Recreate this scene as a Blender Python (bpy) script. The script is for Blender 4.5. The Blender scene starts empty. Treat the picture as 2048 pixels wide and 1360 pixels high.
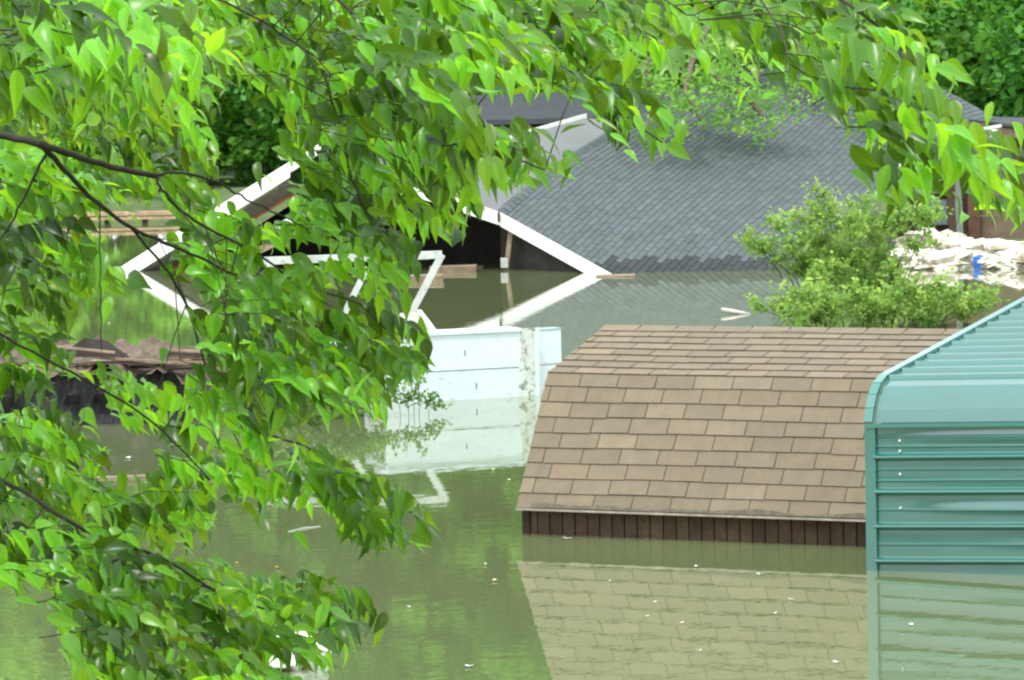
import bpy, math, random
from mathutils import Vector, Matrix, noise
R = random.Random(11)
rad = math.radians

# ------------------------------------------------------------------ camera
F_PX, HC, YH, ROLL = 9000.0, 3.4, 120.0, rad(1.1)
scene = bpy.context.scene
COL = scene.collection
pitch = math.atan((680 - YH) / F_PX)
fwd = Vector((0, math.cos(pitch), -math.sin(pitch)))
up0 = Vector((0, math.sin(pitch), math.cos(pitch)))
rt0 = Vector((1, 0, 0))
upc = math.cos(ROLL) * up0 + math.sin(ROLL) * rt0
rtc = math.cos(ROLL) * rt0 - math.sin(ROLL) * up0
CAM = Vector((0, 0, HC))
cd = bpy.data.cameras.new('camera')
cam = bpy.data.objects.new('camera', cd)
COL.objects.link(cam)
m3 = Matrix((rtc, upc, -fwd)).transposed()
cam.matrix_world = Matrix.Translation(CAM) @ m3.to_4x4()
cd.sensor_width = 36
cd.lens = F_PX / 2048 * 36
cd.clip_start = 0.5
cd.clip_end = 2000
scene.camera = cam

# ------------------------------------------------------------------ light
SUN_EL, SUN_AZ = rad(63), rad(205)          # azimuth clockwise from +Y
world = bpy.data.worlds.new('World')
scene.world = world
world.use_nodes = True
wn = world.node_tree
bg = wn.nodes['Background']
sky = wn.nodes.new('ShaderNodeTexSky')
sky.sky_type = 'NISHITA'
sky.sun_disc = False
sky.sun_elevation = SUN_EL
sky.sun_rotation = SUN_AZ
sky.air_density = 1.0
sky.dust_density = 4.0
sky.ozone_density = 1.0
# bright thin overcast veil mixed into the clear sky
tcw = wn.nodes.new('ShaderNodeTexCoord')
cn = wn.nodes.new('ShaderNodeTexNoise'); cn.inputs['Scale'].default_value = 2.5; cn.inputs['Detail'].default_value = 6
mpw = wn.nodes.new('ShaderNodeMapping'); mpw.inputs['Scale'].default_value = (1, 1, 3)
wn.links.new(tcw.outputs['Generated'], mpw.inputs['Vector']); wn.links.new(mpw.outputs['Vector'], cn.inputs['Vector'])
mrw = wn.nodes.new('ShaderNodeMapRange')
mrw.inputs['From Min'].default_value = 0.35; mrw.inputs['From Max'].default_value = 0.65
mrw.inputs['To Min'].default_value = 0.65; mrw.inputs['To Max'].default_value = 1.0
wn.links.new(cn.outputs['Fac'], mrw.inputs['Value'])
mxw = wn.nodes.new('ShaderNodeMix'); mxw.data_type = 'RGBA'
mxw.inputs['B'].default_value = (8.6, 9.3, 9.8, 1)
wn.links.new(mrw.outputs['Result'], mxw.inputs['Factor'])
wn.links.new(sky.outputs['Color'], mxw.inputs['A']); wn.links.new(mxw.outputs['Result'], bg.inputs['Color'])
bg.inputs['Strength'].default_value = 0.15
sl = bpy.data.lights.new('sun', 'SUN')
sl.energy = 1.9
sl.angle = rad(9)
sl.color = (1.0, 0.96, 0.88)
so = bpy.data.objects.new('sun', sl)
COL.objects.link(so)
sd = Vector((math.sin(SUN_AZ) * math.cos(SUN_EL), math.cos(SUN_AZ) * math.cos(SUN_EL), math.sin(SUN_EL)))
so.rotation_euler = sd.to_track_quat('Z', 'Y').to_euler()
scene.view_settings.view_transform = 'Standard'
scene.view_settings.look = 'None'
scene.view_settings.exposure = 0.76
scene.view_settings.gamma = 1
scene.render.engine = 'CYCLES'
scene.cycles.max_bounces = 8
scene.cycles.transparent_max_bounces = 8
scene.cycles.filter_width = 2.3

# ------------------------------------------------------------------ helpers
def P(px, py, d):
    r = fwd + rtc * ((px - 1024) / F_PX) - upc * ((py - 680) / F_PX)
    return CAM + r * (d / r.y)
def W(px, py, z=0.0):
    r = fwd + rtc * ((px - 1024) / F_PX) - upc * ((py - 680) / F_PX)
    return CAM + r * ((z - HC) / r.z)
def pix(v):
    q = v - CAM
    k = q.dot(fwd)
    return 1024 + F_PX * q.dot(rtc) / k, 680 - F_PX * q.dot(upc) / k

class MB:
    """collects faces, with one colour per face, and links them as one mesh object"""
    def __init__(s):
        s.v = []; s.f = []; s.c = []
    def face(s, pts, c=(1, 1, 1)):
        n = len(s.v)
        s.v += [tuple(p) for p in pts]
        s.f.append(tuple(range(n, n + len(pts)))); s.c.append(c)
    def grid(s, rows, c=(1, 1, 1)):
        n = len(s.v); w = len(rows[0])
        for r in rows: s.v += [tuple(p) for p in r]
        for i in range(len(rows) - 1):
            for j in range(w - 1):
                a = n + i * w + j
                s.f.append((a, a + 1, a + w + 1, a + w)); s.c.append(c)
    def prism(s, a, b, off, c=(1, 1, 1)):
        """solid between polygon pts a and the same polygon shifted by off"""
        n = len(a)
        t = [Vector(p) + off for p in a]
        s.face(a, c); s.face(t[::-1], c)
        for i in range(n):
            s.face([a[i], a[(i + 1) % n], t[(i + 1) % n], t[i]], c)
    def box(s, o, x, y, z, c=(1, 1, 1)):
        o = Vector(o)
        q = [o, o + x, o + x + y, o + y]
        s.prism(q, None, z, c)
    def bar(s, a, b, w, h=None, c=(1, 1, 1), upv=Vector((0, 0, 1))):
        h = h or w
        a = Vector(a); b = Vector(b)
        d = (b - a).normalized()
        x = d.cross(upv)
        if x.length < 1e-3: x = Vector((1, 0, 0))
        x.normalize(); y = x.cross(d).normalized()
        q = [a - x * w / 2 - y * h / 2, a + x * w / 2 - y * h / 2, a + x * w / 2 + y * h / 2, a - x * w / 2 + y * h / 2]
        s.prism(q, None, b - a, c)
    def tube(s, pts, rs, n=7, c=(1, 1, 1), cap=True):
        base = len(s.v)
        pts = [Vector(p) for p in pts]
        prev = None
        for i, p in enumerate(pts):
            d = (pts[min(i + 1, len(pts) - 1)] - pts[max(i - 1, 0)]).normalized()
            x = d.orthogonal().normalized() if prev is None else (prev - d * prev.dot(d)).normalized()
            prev = x
            y = d.cross(x)
            for k in range(n):
                a = 2 * math.pi * k / n
                s.v.append(tuple(p + (x * math.cos(a) + y * math.sin(a)) * rs[i]))
        for i in range(len(pts) - 1):
            for k in range(n):
                a = base + i * n + k; b = base + i * n + (k + 1) % n
                s.f.append((a, b, b + n, a + n)); s.c.append(c)
        if cap:
            s.f.append(tuple(base + k for k in range(n))[::-1]); s.c.append(c)
            e = base + (len(pts) - 1) * n
            s.f.append(tuple(e + k for k in range(n))); s.c.append(c)
    def build(s, name, mat, parent=None, smooth=False, weld=False):
        me = bpy.data.meshes.new(name)
        me.from_pydata(s.v, [], s.f)
        at = me.color_attributes.new('col', 'FLOAT_COLOR', 'CORNER')
        buf = []
        for f, c in zip(s.f, s.c):
            buf += [c[0], c[1], c[2], 1.0] * len(f)
        at.data.foreach_set('color', buf)
        if smooth:
            me.polygons.foreach_set('use_smooth', [True] * len(me.polygons))
        me.materials.append(mat)
        o = bpy.data.objects.new(name, me)
        COL.objects.link(o)
        if parent: o.parent = parent
        return o

def tag(o, label, cat=None, group=None, kind=None):
    if label: o['label'] = label
    if cat: o['category'] = cat
    if group: o['group'] = group
    if kind: o['kind'] = kind
    return o
def thing(name, label, cat, group=None):
    o = bpy.data.objects.new(name, None)
    COL.objects.link(o)
    o.empty_display_size = 0.2
    return tag(o, label, cat, group)
def origin_to(root, loc):
    """put the Empty at the thing's base; parts keep their places"""
    root.location = loc
    for ch in root.children:
        ch.location = -Vector(loc)

# ------------------------------------------------------------------ materials
def mat(name, col, rough=0.6, attr=True, noise_scale=None, noise_amt=0.25, spec=0.5, bump=0.0, bump_scale=30,
        metallic=0.0, coat=0.0, stain=None, stretch=(1, 1, 1)):
    m = bpy.data.materials.new(name)
    m.use_nodes = True
    nt = m.node_tree; N = nt.nodes; L = nt.links
    b = N['Principled BSDF']
    b.inputs['Roughness'].default_value = rough
    b.inputs['Specular IOR Level'].default_value = spec
    b.inputs['Metallic'].default_value = metallic
    b.inputs['Coat Weight'].default_value = coat
    rgb = N.new('ShaderNodeRGB'); rgb.outputs[0].default_value = (*col, 1)
    out = rgb.outputs[0]
    if attr:
        a = N.new('ShaderNodeAttribute'); a.attribute_name = 'col'
        mx = N.new('ShaderNodeMix'); mx.data_type = 'RGBA'; mx.blend_type = 'MULTIPLY'
        mx.inputs['Factor'].default_value = 1
        L.new(out, mx.inputs['A']); L.new(a.outputs['Color'], mx.inputs['B'])
        out = mx.outputs['Result']
    tc = N.new('ShaderNodeTexCoord')
    mp = N.new('ShaderNodeMapping'); mp.inputs['Scale'].default_value = stretch
    L.new(tc.outputs['Object'], mp.inputs['Vector'])
    if noise_scale:
        for k, sc in enumerate((noise_scale, noise_scale * 7.3)):
            n = N.new('ShaderNodeTexNoise'); n.inputs['Scale'].default_value = sc
            n.inputs['Detail'].default_value = 5; n.inputs['Roughness'].default_value = 0.65
            L.new(mp.outputs['Vector'], n.inputs['Vector'])
            mr = N.new('ShaderNodeMapRange')
            amt = noise_amt if k == 0 else noise_amt * 0.7
            mr.inputs['From Min'].default_value = 0.3; mr.inputs['From Max'].default_value = 0.7
            mr.inputs['To Min'].default_value = 1 - amt; mr.inputs['To Max'].default_value = 1 + amt
            L.new(n.outputs['Fac'], mr.inputs['Value'])
            mx = N.new('ShaderNodeMix'); mx.data_type = 'RGBA'; mx.blend_type = 'MULTIPLY'
            mx.inputs['Factor'].default_value = 1
            L.new(out, mx.inputs['A']); L.new(mr.outputs['Result'], mx.inputs['B'])
            out = mx.outputs['Result']
    if stain:
        scol, ssc, lo, hi = stain
        n = N.new('ShaderNodeTexNoise'); n.inputs['Scale'].default_value = ssc; n.inputs['Detail'].default_value = 8
        n.inputs['Roughness'].default_value = 0.7
        L.new(mp.outputs['Vector'], n.inputs['Vector'])
        mr = N.new('ShaderNodeMapRange'); mr.inputs['From Min'].default_value = lo; mr.inputs['From Max'].default_value = hi
        L.new(n.outputs['Fac'], mr.inputs['Value'])
        mx = N.new('ShaderNodeMix'); mx.data_type = 'RGBA'
        L.new(mr.outputs['Result'], mx.inputs['Factor']); L.new(out, mx.inputs['A'])
        mx.inputs['B'].default_value = (*scol, 1)
        out = mx.outputs['Result']
    L.new(out, b.inputs['Base Color'])
    if bump:
        n = N.new('ShaderNodeTexNoise'); n.inputs['Scale'].default_value = bump_scale; n.inputs['Detail'].default_value = 6
        L.new(mp.outputs['Vector'], n.inputs['Vector'])
        bm = N.new('ShaderNodeBump'); bm.inputs['Strength'].default_value = bump; bm.inputs['Distance'].default_value = 0.02
        L.new(n.outputs['Fac'], bm.inputs['Height']); L.new(bm.outputs['Normal'], b.inputs['Normal'])
    return m

def leaf_mat(name, col, trans=(0.3, 0.6, 0.05), tmix=0.4, rough=0.35, spec=0.5):
    m = bpy.data.materials.new(name); m.use_nodes = True
    nt = m.node_tree; N = nt.nodes; L = nt.links
    b = N['Principled BSDF']; b.inputs['Roughness'].default_value = rough
    b.inputs['Specular IOR Level'].default_value = spec
    a = N.new('ShaderNodeAttribute'); a.attribute_name = 'col'
    def mul(c):
        mx = N.new('ShaderNodeMix'); mx.data_type = 'RGBA'; mx.blend_type = 'MULTIPLY'; mx.inputs['Factor'].default_value = 1
        mx.inputs['A'].default_value = (*c, 1); L.new(a.outputs['Color'], mx.inputs['B']); return mx.outputs['Result']
    L.new(mul(col), b.inputs['Base Color'])
    t = N.new('ShaderNodeBsdfTranslucent'); L.new(mul(trans), t.inputs['Color'])
    ms = N.new('ShaderNodeMixShader'); ms.inputs[0].default_value = tmix
    L.new(b.outputs[0], ms.inputs[1]); L.new(t.outputs[0], ms.inputs[2])
    L.new(ms.outputs[0], N['Material Output'].inputs['Surface'])
    return m

M_leaf = leaf_mat('elm_leaf', (0.070, 0.215, 0.012), (0.36, 0.68, 0.02), 0.38, 0.32, 0.45)
M_far = leaf_mat('far_leaf', (0.115, 0.25, 0.03), (0.32, 0.60, 0.04), 0.35, 0.5, 0.3)
M_bush = leaf_mat('bush_leaf', (0.21, 0.33, 0.075), (0.44, 0.64, 0.12), 0.35, 0.5, 0.3)
M_bark = mat('bark', (0.038, 0.030, 0.024), 0.9, noise_scale=6, noise_amt=0.4, bump=0.6, bump_scale=20)
M_brown = mat('brown_shingle', (0.170, 0.138, 0.092), 0.9, noise_scale=9, noise_amt=0.10, bump=0.25, bump_scale=140)
M_grey = mat('grey_shingle', (0.066, 0.083, 0.084), 0.85, noise_scale=4, noise_amt=0.12, bump=0.3, bump_scale=120)
M_felt = mat('roll_roofing', (0.135, 0.142, 0.142), 0.85, noise_scale=1.5, noise_amt=0.10, stretch=(1, 0.3, 1))
M_white = mat('white_paint', (0.80, 0.80, 0.76), 0.55, noise_scale=3, noise_amt=0.05, stain=((0.35, 0.33, 0.26), 6, 0.66, 0.8))
M_panel = mat('white_siding', (0.62, 0.70, 0.70), 0.5, noise_scale=2, noise_amt=0.06,
              stain=((0.36, 0.40, 0.36), 9, 0.57, 0.72), stretch=(1, 1, 3))
M_flake = mat('flaking_paint', (0.62, 0.66, 0.60), 0.8, noise_scale=8, noise_amt=0.12, stain=((0.22, 0.25, 0.18), 13, 0.52, 0.60))
M_brick = mat('red_brown_boards', (0.075, 0.048, 0.026), 0.9, noise_scale=5, noise_amt=0.35)
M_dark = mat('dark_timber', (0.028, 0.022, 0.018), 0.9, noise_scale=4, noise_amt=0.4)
M_wood = mat('weathered_wood', (0.27, 0.20, 0.14), 0.9, noise_scale=3, noise_amt=0.35, bump=0.4, bump_scale=25)
M_pale = mat('pale_timber', (0.46, 0.48, 0.45), 0.75, noise_scale=5, noise_amt=0.18, stain=((0.22, 0.20, 0.15), 8, 0.58, 0.72))
M_debris = mat('debris', (0.095, 0.068, 0.045), 0.95, noise_scale=2.5, noise_amt=0.5, bump=0.9, bump_scale=12)
M_rubble = mat('white_rubble', (0.62, 0.58, 0.50), 0.8, noise_scale=4, noise_amt=0.25, stain=((0.26, 0.21, 0.14), 3.5, 0.50, 0.62))
M_bag = mat('white_plastic', (0.85, 0.85, 0.84), 0.35)
M_blue = mat('blue_plastic', (0.03, 0.14, 0.62), 0.35)
M_black = mat('dark_asphalt', (0.045, 0.05, 0.06), 0.7, noise_scale=3, noise_amt=0.2)
M_scrap = mat('scrap', (0.8, 0.8, 0.8), 0.5)

# green painted sheet metal with a faint waviness
M_green = mat('green_metal', (0.005, 0.108, 0.084), 0.38, spec=0.1, coat=1.0, noise_scale=1.2, noise_amt=0.10,
              bump=0.035, bump_scale=2.2, stretch=(0.35, 0.35, 1.0))
M_green.node_tree.nodes['Principled BSDF'].inputs['Coat Roughness'].default_value = 0.17
M_green.node_tree.nodes['Principled BSDF'].inputs['Coat IOR'].default_value = 2.05

# ------------------------------------------------------------------ water and ground
def make_water():
    m = bpy.data.materials.new('flood_water'); m.use_nodes = True
    nt = m.node_tree; N = nt.nodes; L = nt.links
    b = N['Principled BSDF']
    b.inputs['Roughness'].default_value = 0.012
    b.inputs['IOR'].default_value = 1.75
    tc = N.new('ShaderNodeTexCoord')
    n = N.new('ShaderNodeTexNoise'); n.inputs['Scale'].default_value = 0.22; n.inputs['Detail'].default_value = 4
    L.new(tc.outputs['Object'], n.inputs['Vector'])
    cr = N.new('ShaderNodeMix'); cr.data_type = 'RGBA'
    cr.inputs['A'].default_value = (0.120, 0.170, 0.068, 1); cr.inputs['B'].default_value = (0.150, 0.168, 0.080, 1)
    L.new(n.outputs['Fac'], cr.inputs['Factor']); L.new(cr.outputs['Result'], b.inputs['Base Color'])
    mp = N.new('ShaderNodeMapping'); mp.inputs['Scale'].default_value = (1.0, 0.8, 1.0)
    L.new(tc.outputs['Object'], mp.inputs['Vector'])
    n2 = N.new('ShaderNodeTexNoise'); n2.inputs['Scale'].default_value = 5.0; n2.inputs['Detail'].default_value = 2
    L.new(mp.outputs['Vector'], n2.inputs['Vector'])
    bm = N.new('ShaderNodeBump'); bm.inputs['Strength'].default_value = 0.10; bm.inputs['Distance'].default_value = 0.007
    L.new(n2.outputs['Fac'], bm.inputs['Height']); L.new(bm.outputs['Normal'], b.inputs['Normal'])
    mb = MB(); mb.face([(-600, 10, 0), (600, 10, 0), (600, 700, 0), (-600, 700, 0)])
    tag(mb.build('water', m), 'calm muddy green flood water standing around the buildings', kind='structure')
make_water()

def bank_y(x):
    t = min(1, max(0, (x - 2.5) / 4.0))
    return 101 - 19 * t
def ground_z(x, y):
    near = 1.75 - 2.6 * min(1, max(0, (y - 9) / 9.0))
    yb = bank_y(x)
    far = -1.2 + 1.7 * min(1, max(0, (y - yb + 5) / 10.0)) + 0.012 * max(0, y - yb - 8)
    z = max(near, far) if y < 50 else far
    return max(z, -1.2) + 0.12 * noise.noise(Vector((x * 0.3, y * 0.3, 0)))
def make_ground():
    m = mat('grassy_ground', (0.075, 0.11, 0.035), 0.95, noise_scale=0.6, noise_amt=0.4, bump=0.6, bump_scale=6)
    xs = [-600, -200, -80] + [-30 + i for i in range(61)] + [80, 200, 600]
    ys = [-60, -10] + [2 * i for i in range(0, 76)] + [170, 250, 700]
    mb = MB(); mb.grid([[Vector((x, y, ground_z(x, y))) for x in xs] for y in ys])
    tag(mb.build('ground', m, smooth=True), 'grassy ground rising out of the flood water', kind='structure')
make_ground()

# ------------------------------------------------------------------ shingles
def shingles(mb, S, ulen, vlen, tab, expo, colour, gap=0.009, jitter=0.12, u0=0.0):
    """S(u,v) -> point; v grows up the slope. Each tab is its own thin plate."""
    def nrm(u, v):
        e = 0.02
        return (S(u + e, v) - S(u - e, v)).cross(S(u, v + e) - S(u, v - e)).normalized()
    rows = int(vlen / expo + 0.999)
    for r in range(rows):
        v0 = r * expo; v1 = min(vlen, v0 + expo * 1.02)
        off = ((r * 0.5 + (0.08 * ((r * 7) % 5))) % 1.0) * tab
        u = -off + u0
        while u < ulen:
            a = max(0, u + gap / 2); b = min(ulen, u + tab - gap / 2)
            u += tab
            if b - a < 0.02: continue
            c = colour(r, a, v0)
            lo = v0 + R.uniform(-0.004, 0.004)
            n = nrm((a + b) / 2, (v0 + v1) / 2)
            t = 0.011 + R.uniform(0, 0.003)
            p0 = S(a, lo) + n * t; p1 = S(b, lo) + n * t
            p2 = S(b, v1) + n * 0.003; p3 = S(a, v1) + n * 0.003
            mb.face([p0, p1, p2, p3], c)
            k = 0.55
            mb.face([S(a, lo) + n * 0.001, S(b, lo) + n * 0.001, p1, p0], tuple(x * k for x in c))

# ------------------------------------------------------------------ brown gambrel shed
def brown_shed():
    root = thing('gambrel_shed', 'brown shingled barn-roofed shed standing in flood water up to its eave', 'shed')
    psi = rad(28)
    L = Vector((math.cos(psi), -math.sin(psi), 0)); N = Vector((math.sin(psi), math.cos(psi), 0)); Z = Vector((0, 0, 1))
    base = W(1052, 1068)
    E = P(1033, 1016, base.y - 0.09)
    eh = E.z
    LEN = 4.4
    b2, b1 = rad(60.5), rad(17)
    l2, l1 = 1.065, 0.975
    d2 = N * math.cos(b2) + Z * math.sin(b2); d1 = N * math.cos(b1) + Z * math.sin(b1)
    B = E + d2 * l2; T = B + d1 * l1
    print('shed', [tuple(round(q) for q in pix(x)) for x in (E, B, T, E + L * 3.2, T + L * 3)])
    r2 = random.Random(4)
    def colr(r, u, v):
        k = r2.choice([0.93, 0.95, 0.97, 1.0, 1.02, 1.06, 1.13])
        w = r2.uniform(-0.025, 0.04)
        g = (k * (1 + w), k, k * (1 - w * 0.6))
        if v < 0.06 and S_low: return tuple(x * 0.95 for x in g)
        return g
    S_low = True
    mb = MB()
    def wob(u, v): return Z * 0.008 * noise.noise(Vector((u * 0.9, v * 1.1, 2)))
    # soften the break between the slopes
    def Sl(u, v):
        return E + L * u + d2 * v + wob(u, v)
    def Su(u, v):
        return B + L * u + d1 * v + wob(u, l2 + v)
    mb.grid([[Sl(u * LEN / 12, v * l2 / 6) for u in range(13)] for v in range(7)], (0.5, 0.5, 0.5))
    mb.grid([[Su(u * LEN / 12, v * l1 / 6) for u in range(13)] for v in range(7)], (0.5, 0.5, 0.5))
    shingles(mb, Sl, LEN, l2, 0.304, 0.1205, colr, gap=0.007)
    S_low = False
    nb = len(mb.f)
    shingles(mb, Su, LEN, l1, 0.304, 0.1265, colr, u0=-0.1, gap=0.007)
    # bent cap course over the break and over the ridge
    def strip(p, a, b, la, lb, tt=0.012):
        u = 0.0
        while u < LEN:
            e = min(LEN, u + 0.302)
            c = colr(0, 1, 1)
            n = (a - b).normalized()
            q = [p + L * u + b * lb, p + L * e + b * lb, p + L * e, p + L * u, ]
            up = L.cross(b).normalized()
            if up.z < 0: up = -up
            up2 = L.cross(a).normalized()
            if up2.z < 0: up2 = -up2
            m = (up + up2).normalized()
            mb.face([p + L * (u + .004) + b * lb + up * tt, p + L * (e - .004) + b * lb + up * tt, p + L * (e - .004) + m * tt * 1.2, p + L * (u + .004) + m * tt * 1.2], c)
            mb.face([p + L * (u + .004) + m * tt * 1.2, p + L * (e - .004) + m * tt * 1.2, p + L * (e - .004) + a * la + up2 * tt, p + L * (u + .004) + a * la + up2 * tt], c)
            u += 0.304
    strip(T, N * math.cos(b1) - Z * math.sin(b1), -d1, 0.11, 0.11)
    # rear slopes and eave edge board
    T2 = T; B2 = T + N * math.cos(b1) * l1 - Z * math.sin(b1) * l1
    E2 = B2 + N * math.cos(b2) * l2 - Z * math.sin(b2) * l2
    mb.face([T, T + L * LEN, B2 + L * LEN, B2], (0.9, 0.9, 0.9)); mb.face([B2, B2 + L * LEN, E2 + L * LEN, E2], (0.9, 0.9, 0.9))
    mb.build('roof', M_brown, root)
    # drip edge with silt lodged on it
    de = MB(); de.box(E - d2 * 0.016 - N * 0.006, L * LEN, N * 0.02, Z * 0.016, (1, 1, 1))
    de.build('drip_edge', mat('drip_edge_metal', (0.30, 0.26, 0.21), 0.6, noise_scale=8, noise_amt=0.3), root)
    sm = MB()
    u = 0.12; prev = None
    while u < LEN:
        hgt = 0.012 + 0.032 * max(0, noise.noise(Vector((u * 2.4, 0, 5))) + 0.35) + R.uniform(0, 0.008)
        up = L.cross(d2).normalized()
        if up.z < 0: up = -up
        p = (E + L * u + up * 0.020, E + L * u + d2 * hgt + up * 0.0165)
        if prev: sm.face([prev[0], p[0], p[1], prev[1]], (1, 1, 1))
        prev = p; u += 0.035
    sm.build('silt_line', mat('silt', (0.10, 0.085, 0.06), 0.95, noise_scale=20, noise_amt=0.4), root)
    # walls: boards with dark battens
    wl = MB()
    WLN = LEN - 0.1
    o = Vector((base.x, base.y, -1.5)); top = eh + 0.02
    H = top + 1.5
    x = 0.0
    while x < WLN:
        w = 0.1 + R.uniform(-0.004, 0.004)
        c = R.uniform(0.75, 1.25)
        wl.box(o + L * x, L * (w - 0.010), N * 0.04, Z * H, (c, c * R.uniform(0.9, 1.05), c))
        x += w
    wl.box(o + N * 0.02, L * WLN, N * 0.03, Z * H, (0.12, 0.12, 0.12))
    wl.build('front_wall', M_brick, root)
    ww = MB()
    n_w = (E2 - E).dot(N) - 0.18
    ww.box(o + N * 0.051, L * 0.05, N * n_w, Z * H, (0.6, 0.6, 0.6))
    ww.box(o + N * n_w + L * 0.05, L * (WLN - 0.1), N * 0.05, Z * H, (0.6, 0.6, 0.6))
    ww.box(o + N * 0.051 + L * (WLN - 0.05), L * 0.05, N * n_w, Z * H, (0.6, 0.6, 0.6))
    for e in (0.05, LEN - 0.12):     # gable ends
        g = [E + d2 * 0.03 + N * 0.1, B - Z * 0.04 + N * 0.02, T - Z * 0.05, B2 - Z * 0.04 - N * 0.02, E2 - N * 0.1]
        ww.prism([q + L * e for q in g], None, L * 0.04, (0.6, 0.6, 0.6))
    ww.build('side_walls', M_brick, root)
    cb = MB(); cb.box(o - L * 0.02 - N * 0.02, L * 0.06, N * 0.02, Z * H, (0.4, 0.4, 0.4)); cb.build('corner_board', M_brick, root)
    origin_to(root, Vector((base.x, base.y, 0)))
brown_shed()

# ------------------------------------------------------------------ green metal garage
def green_garage():
    root = thing('metal_garage', 'green ribbed sheet metal garage with rounded eave at the right', 'garage')
    psi = rad(27)
    L = Vector((math.cos(psi), -math.sin(psi), 0.030)); N = Vector((math.sin(psi), math.cos(psi), 0)); Z = Vector((0, 0, 1))
    base = W(1740, 1140)
    s = F_PX / base.y
    wall_h = (1140 - 848) / s
    print('green', base, s, wall_h)
    sec = [(0, -1.6), (0, wall_h)]
    roof = [(-0.008, wall_h + 0.015), (0.02, wall_h + 0.10), (0.070, wall_h + 0.18), (0.14, wall_h + 0.245), (0.26, wall_h + 0.29)]
    bet = rad(7.6)
    rl = 3.3
    roof.append((0.26 + rl * math.cos(bet), wall_h + 0.29 + rl * math.sin(bet)))
    LEN = 5.0
    def prof(pts, first, ribs, minors, majh=0.022, minh=0.007):
        # cumulative length sampling with trapezoid ribs
        cum = [0]
        for a, b in zip(pts, pts[1:]): cum.append(cum[-1] + math.hypot(b[0] - a[0], b[1] - a[1]))
        tot = cum[-1]
        ts = {0, tot}
        hs = []
        for rr in ribs:
            hs.append((rr, majh, 0.024, 0.010))
        for rr in minors:
            hs.append((rr, minh, 0.008, 0.006))
        for (c, h, wb, wt) in hs:
            for q in (-1.25, -1, -0.75, -0.5, -0.25, 0, 0.25, 0.5, 0.75, 1, 1.25): ts.add(c + q * wb)
        for q in cum: ts.add(q)
        x = 0
        while x < tot: ts.add(x); x += 0.015
        ts = sorted(t for t in ts if 0 <= t <= tot)
        out = []
        for t in ts:
            k = max(i for i in range(len(cum)) if cum[i] <= t + 1e-9); k = min(k, len(pts) - 2)
            a, b = pts[k], pts[k + 1]; l = cum[k + 1] - cum[k]; f = (t - cum[k]) / l
            p = (a[0] + (b[0] - a[0]) * f, a[1] + (b[1] - a[1]) * f)
            d = ((b[0] - a[0]) / l, (b[1] - a[1]) / l); n = (-d[1], d[0])
            h = 0
            for (c, hh, wb, wt) in hs:
                q = abs(t - c)
                if q < wb: h = max(h, hh * math.cos(math.pi / 2 * q / wb))
            out.append((p[0] + n[0] * h, p[1] + n[1] * h))
        return out
    def sheet(name, pr, u0, u1, seed, amp, bulges=()):
        mb = MB(); nu = 46
        rows = []
        for (a, b) in pr:
            row = []
            for i in range(nu + 1):
                u = u0 + (u1 - u0) * i / nu
                w = amp * noise.noise(Vector((u * 1.1 + seed, b * 9.0, a * 2.0)))
                for (bc, bw, u0_, ga) in bulges:      # sheet bellied out between fixings
                    w -= ga * min(1, max(0, (u - u0_) / 0.9)) * math.exp(-((b - bc) / bw) ** 2)
                row.append(Vector((base.x, base.y, 0)) + L * u + N * (a + w) + Z * (b + w * 0.4))
            rows.append(row)
        mb.grid(rows)
        return mb.build(name, M_green, root, smooth=True)
    tot = wall_h + 1.6
    majors = []; minors = []
    t = tot - 0.0
    yy = [912, 982, 1052, 1121, 1190, 1260, 1330, 1400]
    for y in yy:
        majors.append(tot - (y - 848) / s)
    for a, b in zip([tot] + majors, majors):
        minors += [a + (b - a) * 0.36, a + (b - a) * 0.68] if len(minors) < 4 or len(minors) > 7 else [a + (b - a) * 0.52]
    sheet('wall_panel', prof(sec, 0, majors, minors, 0.036, 0.008), 0.05, LEN, 1, 0.004, [(wall_h - (875 - 848) / s, 0.022, 0.0, 0.012), (wall_h - (1016 - 848) / s, 0.026, 0.25, 0.013), (wall_h - (1088 - 848) / s, 0.025, 0.6, 0.006)])
    rtot = 0.0
    rm = [0.20]; r0 = 0.415
    while r0 < 3.7: rm.append(r0); r0 += 0.229
    rmin = []
    for a, b in zip(rm[1:], rm[2:]): rmin += [a + 0.076, a + 0.153]
    sheet('roof_panel', prof(roof, 0, rm[1:], rmin, 0.022, 0.005), 0.05, LEN, 7, 0.003)
    # far slope and far wall
    bk = MB(); top = roof[-1]; O = Vector((base.x, base.y, 0))
    q = [(top[0], top[1]), (top[0] + 3.3 * math.cos(bet), top[1] - 3.3 * math.sin(bet)), (top[0] + 3.6 * math.cos(bet), top[1] - 1.0), (top[0] + 3.6 * math.cos(bet), -1.6)]
    bk.grid([[O + L * u + N * a + Z * b for u in (0.05, LEN)] for (a, b) in q]); bk.build('rear_panel', M_green, root)
    # gable end
    ge = MB()
    poly = [(0.02, -1.6), (0.02, wall_h)] + roof[1:] + q[1:]
    ge.face([O + L * 0.09 + N * a + Z * (b - 0.02) for (a, b) in poly]); ge.build('end_wall', M_green, root)
    # trims
    def trim(name, pts, w, th, c):
        mb = MB()
        for (a, b) in zip(pts, pts[1:]):
            pa = O + N * a[0] + Z * a[1]; pb = O + N * b[0] + Z * b[1]
            d = (pb - pa).normalized(); n = L.cross(d).normalized()
            if n.dot(N) > 0: n = -n
            mb.box(pa - L * 0.015, L * w, (pb - pa) + d * 0.004, n * th, c)
        return mb.build(name, M_green, root)
    trim('corner_trim', [(0, -1.6), (0, wall_h)], 0.075, 0.024, (1.2, 1.1, 1.1))
    trim('rake_trim', roof, 0.06, 0.030, (1.5, 1.3, 1.3))
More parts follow.
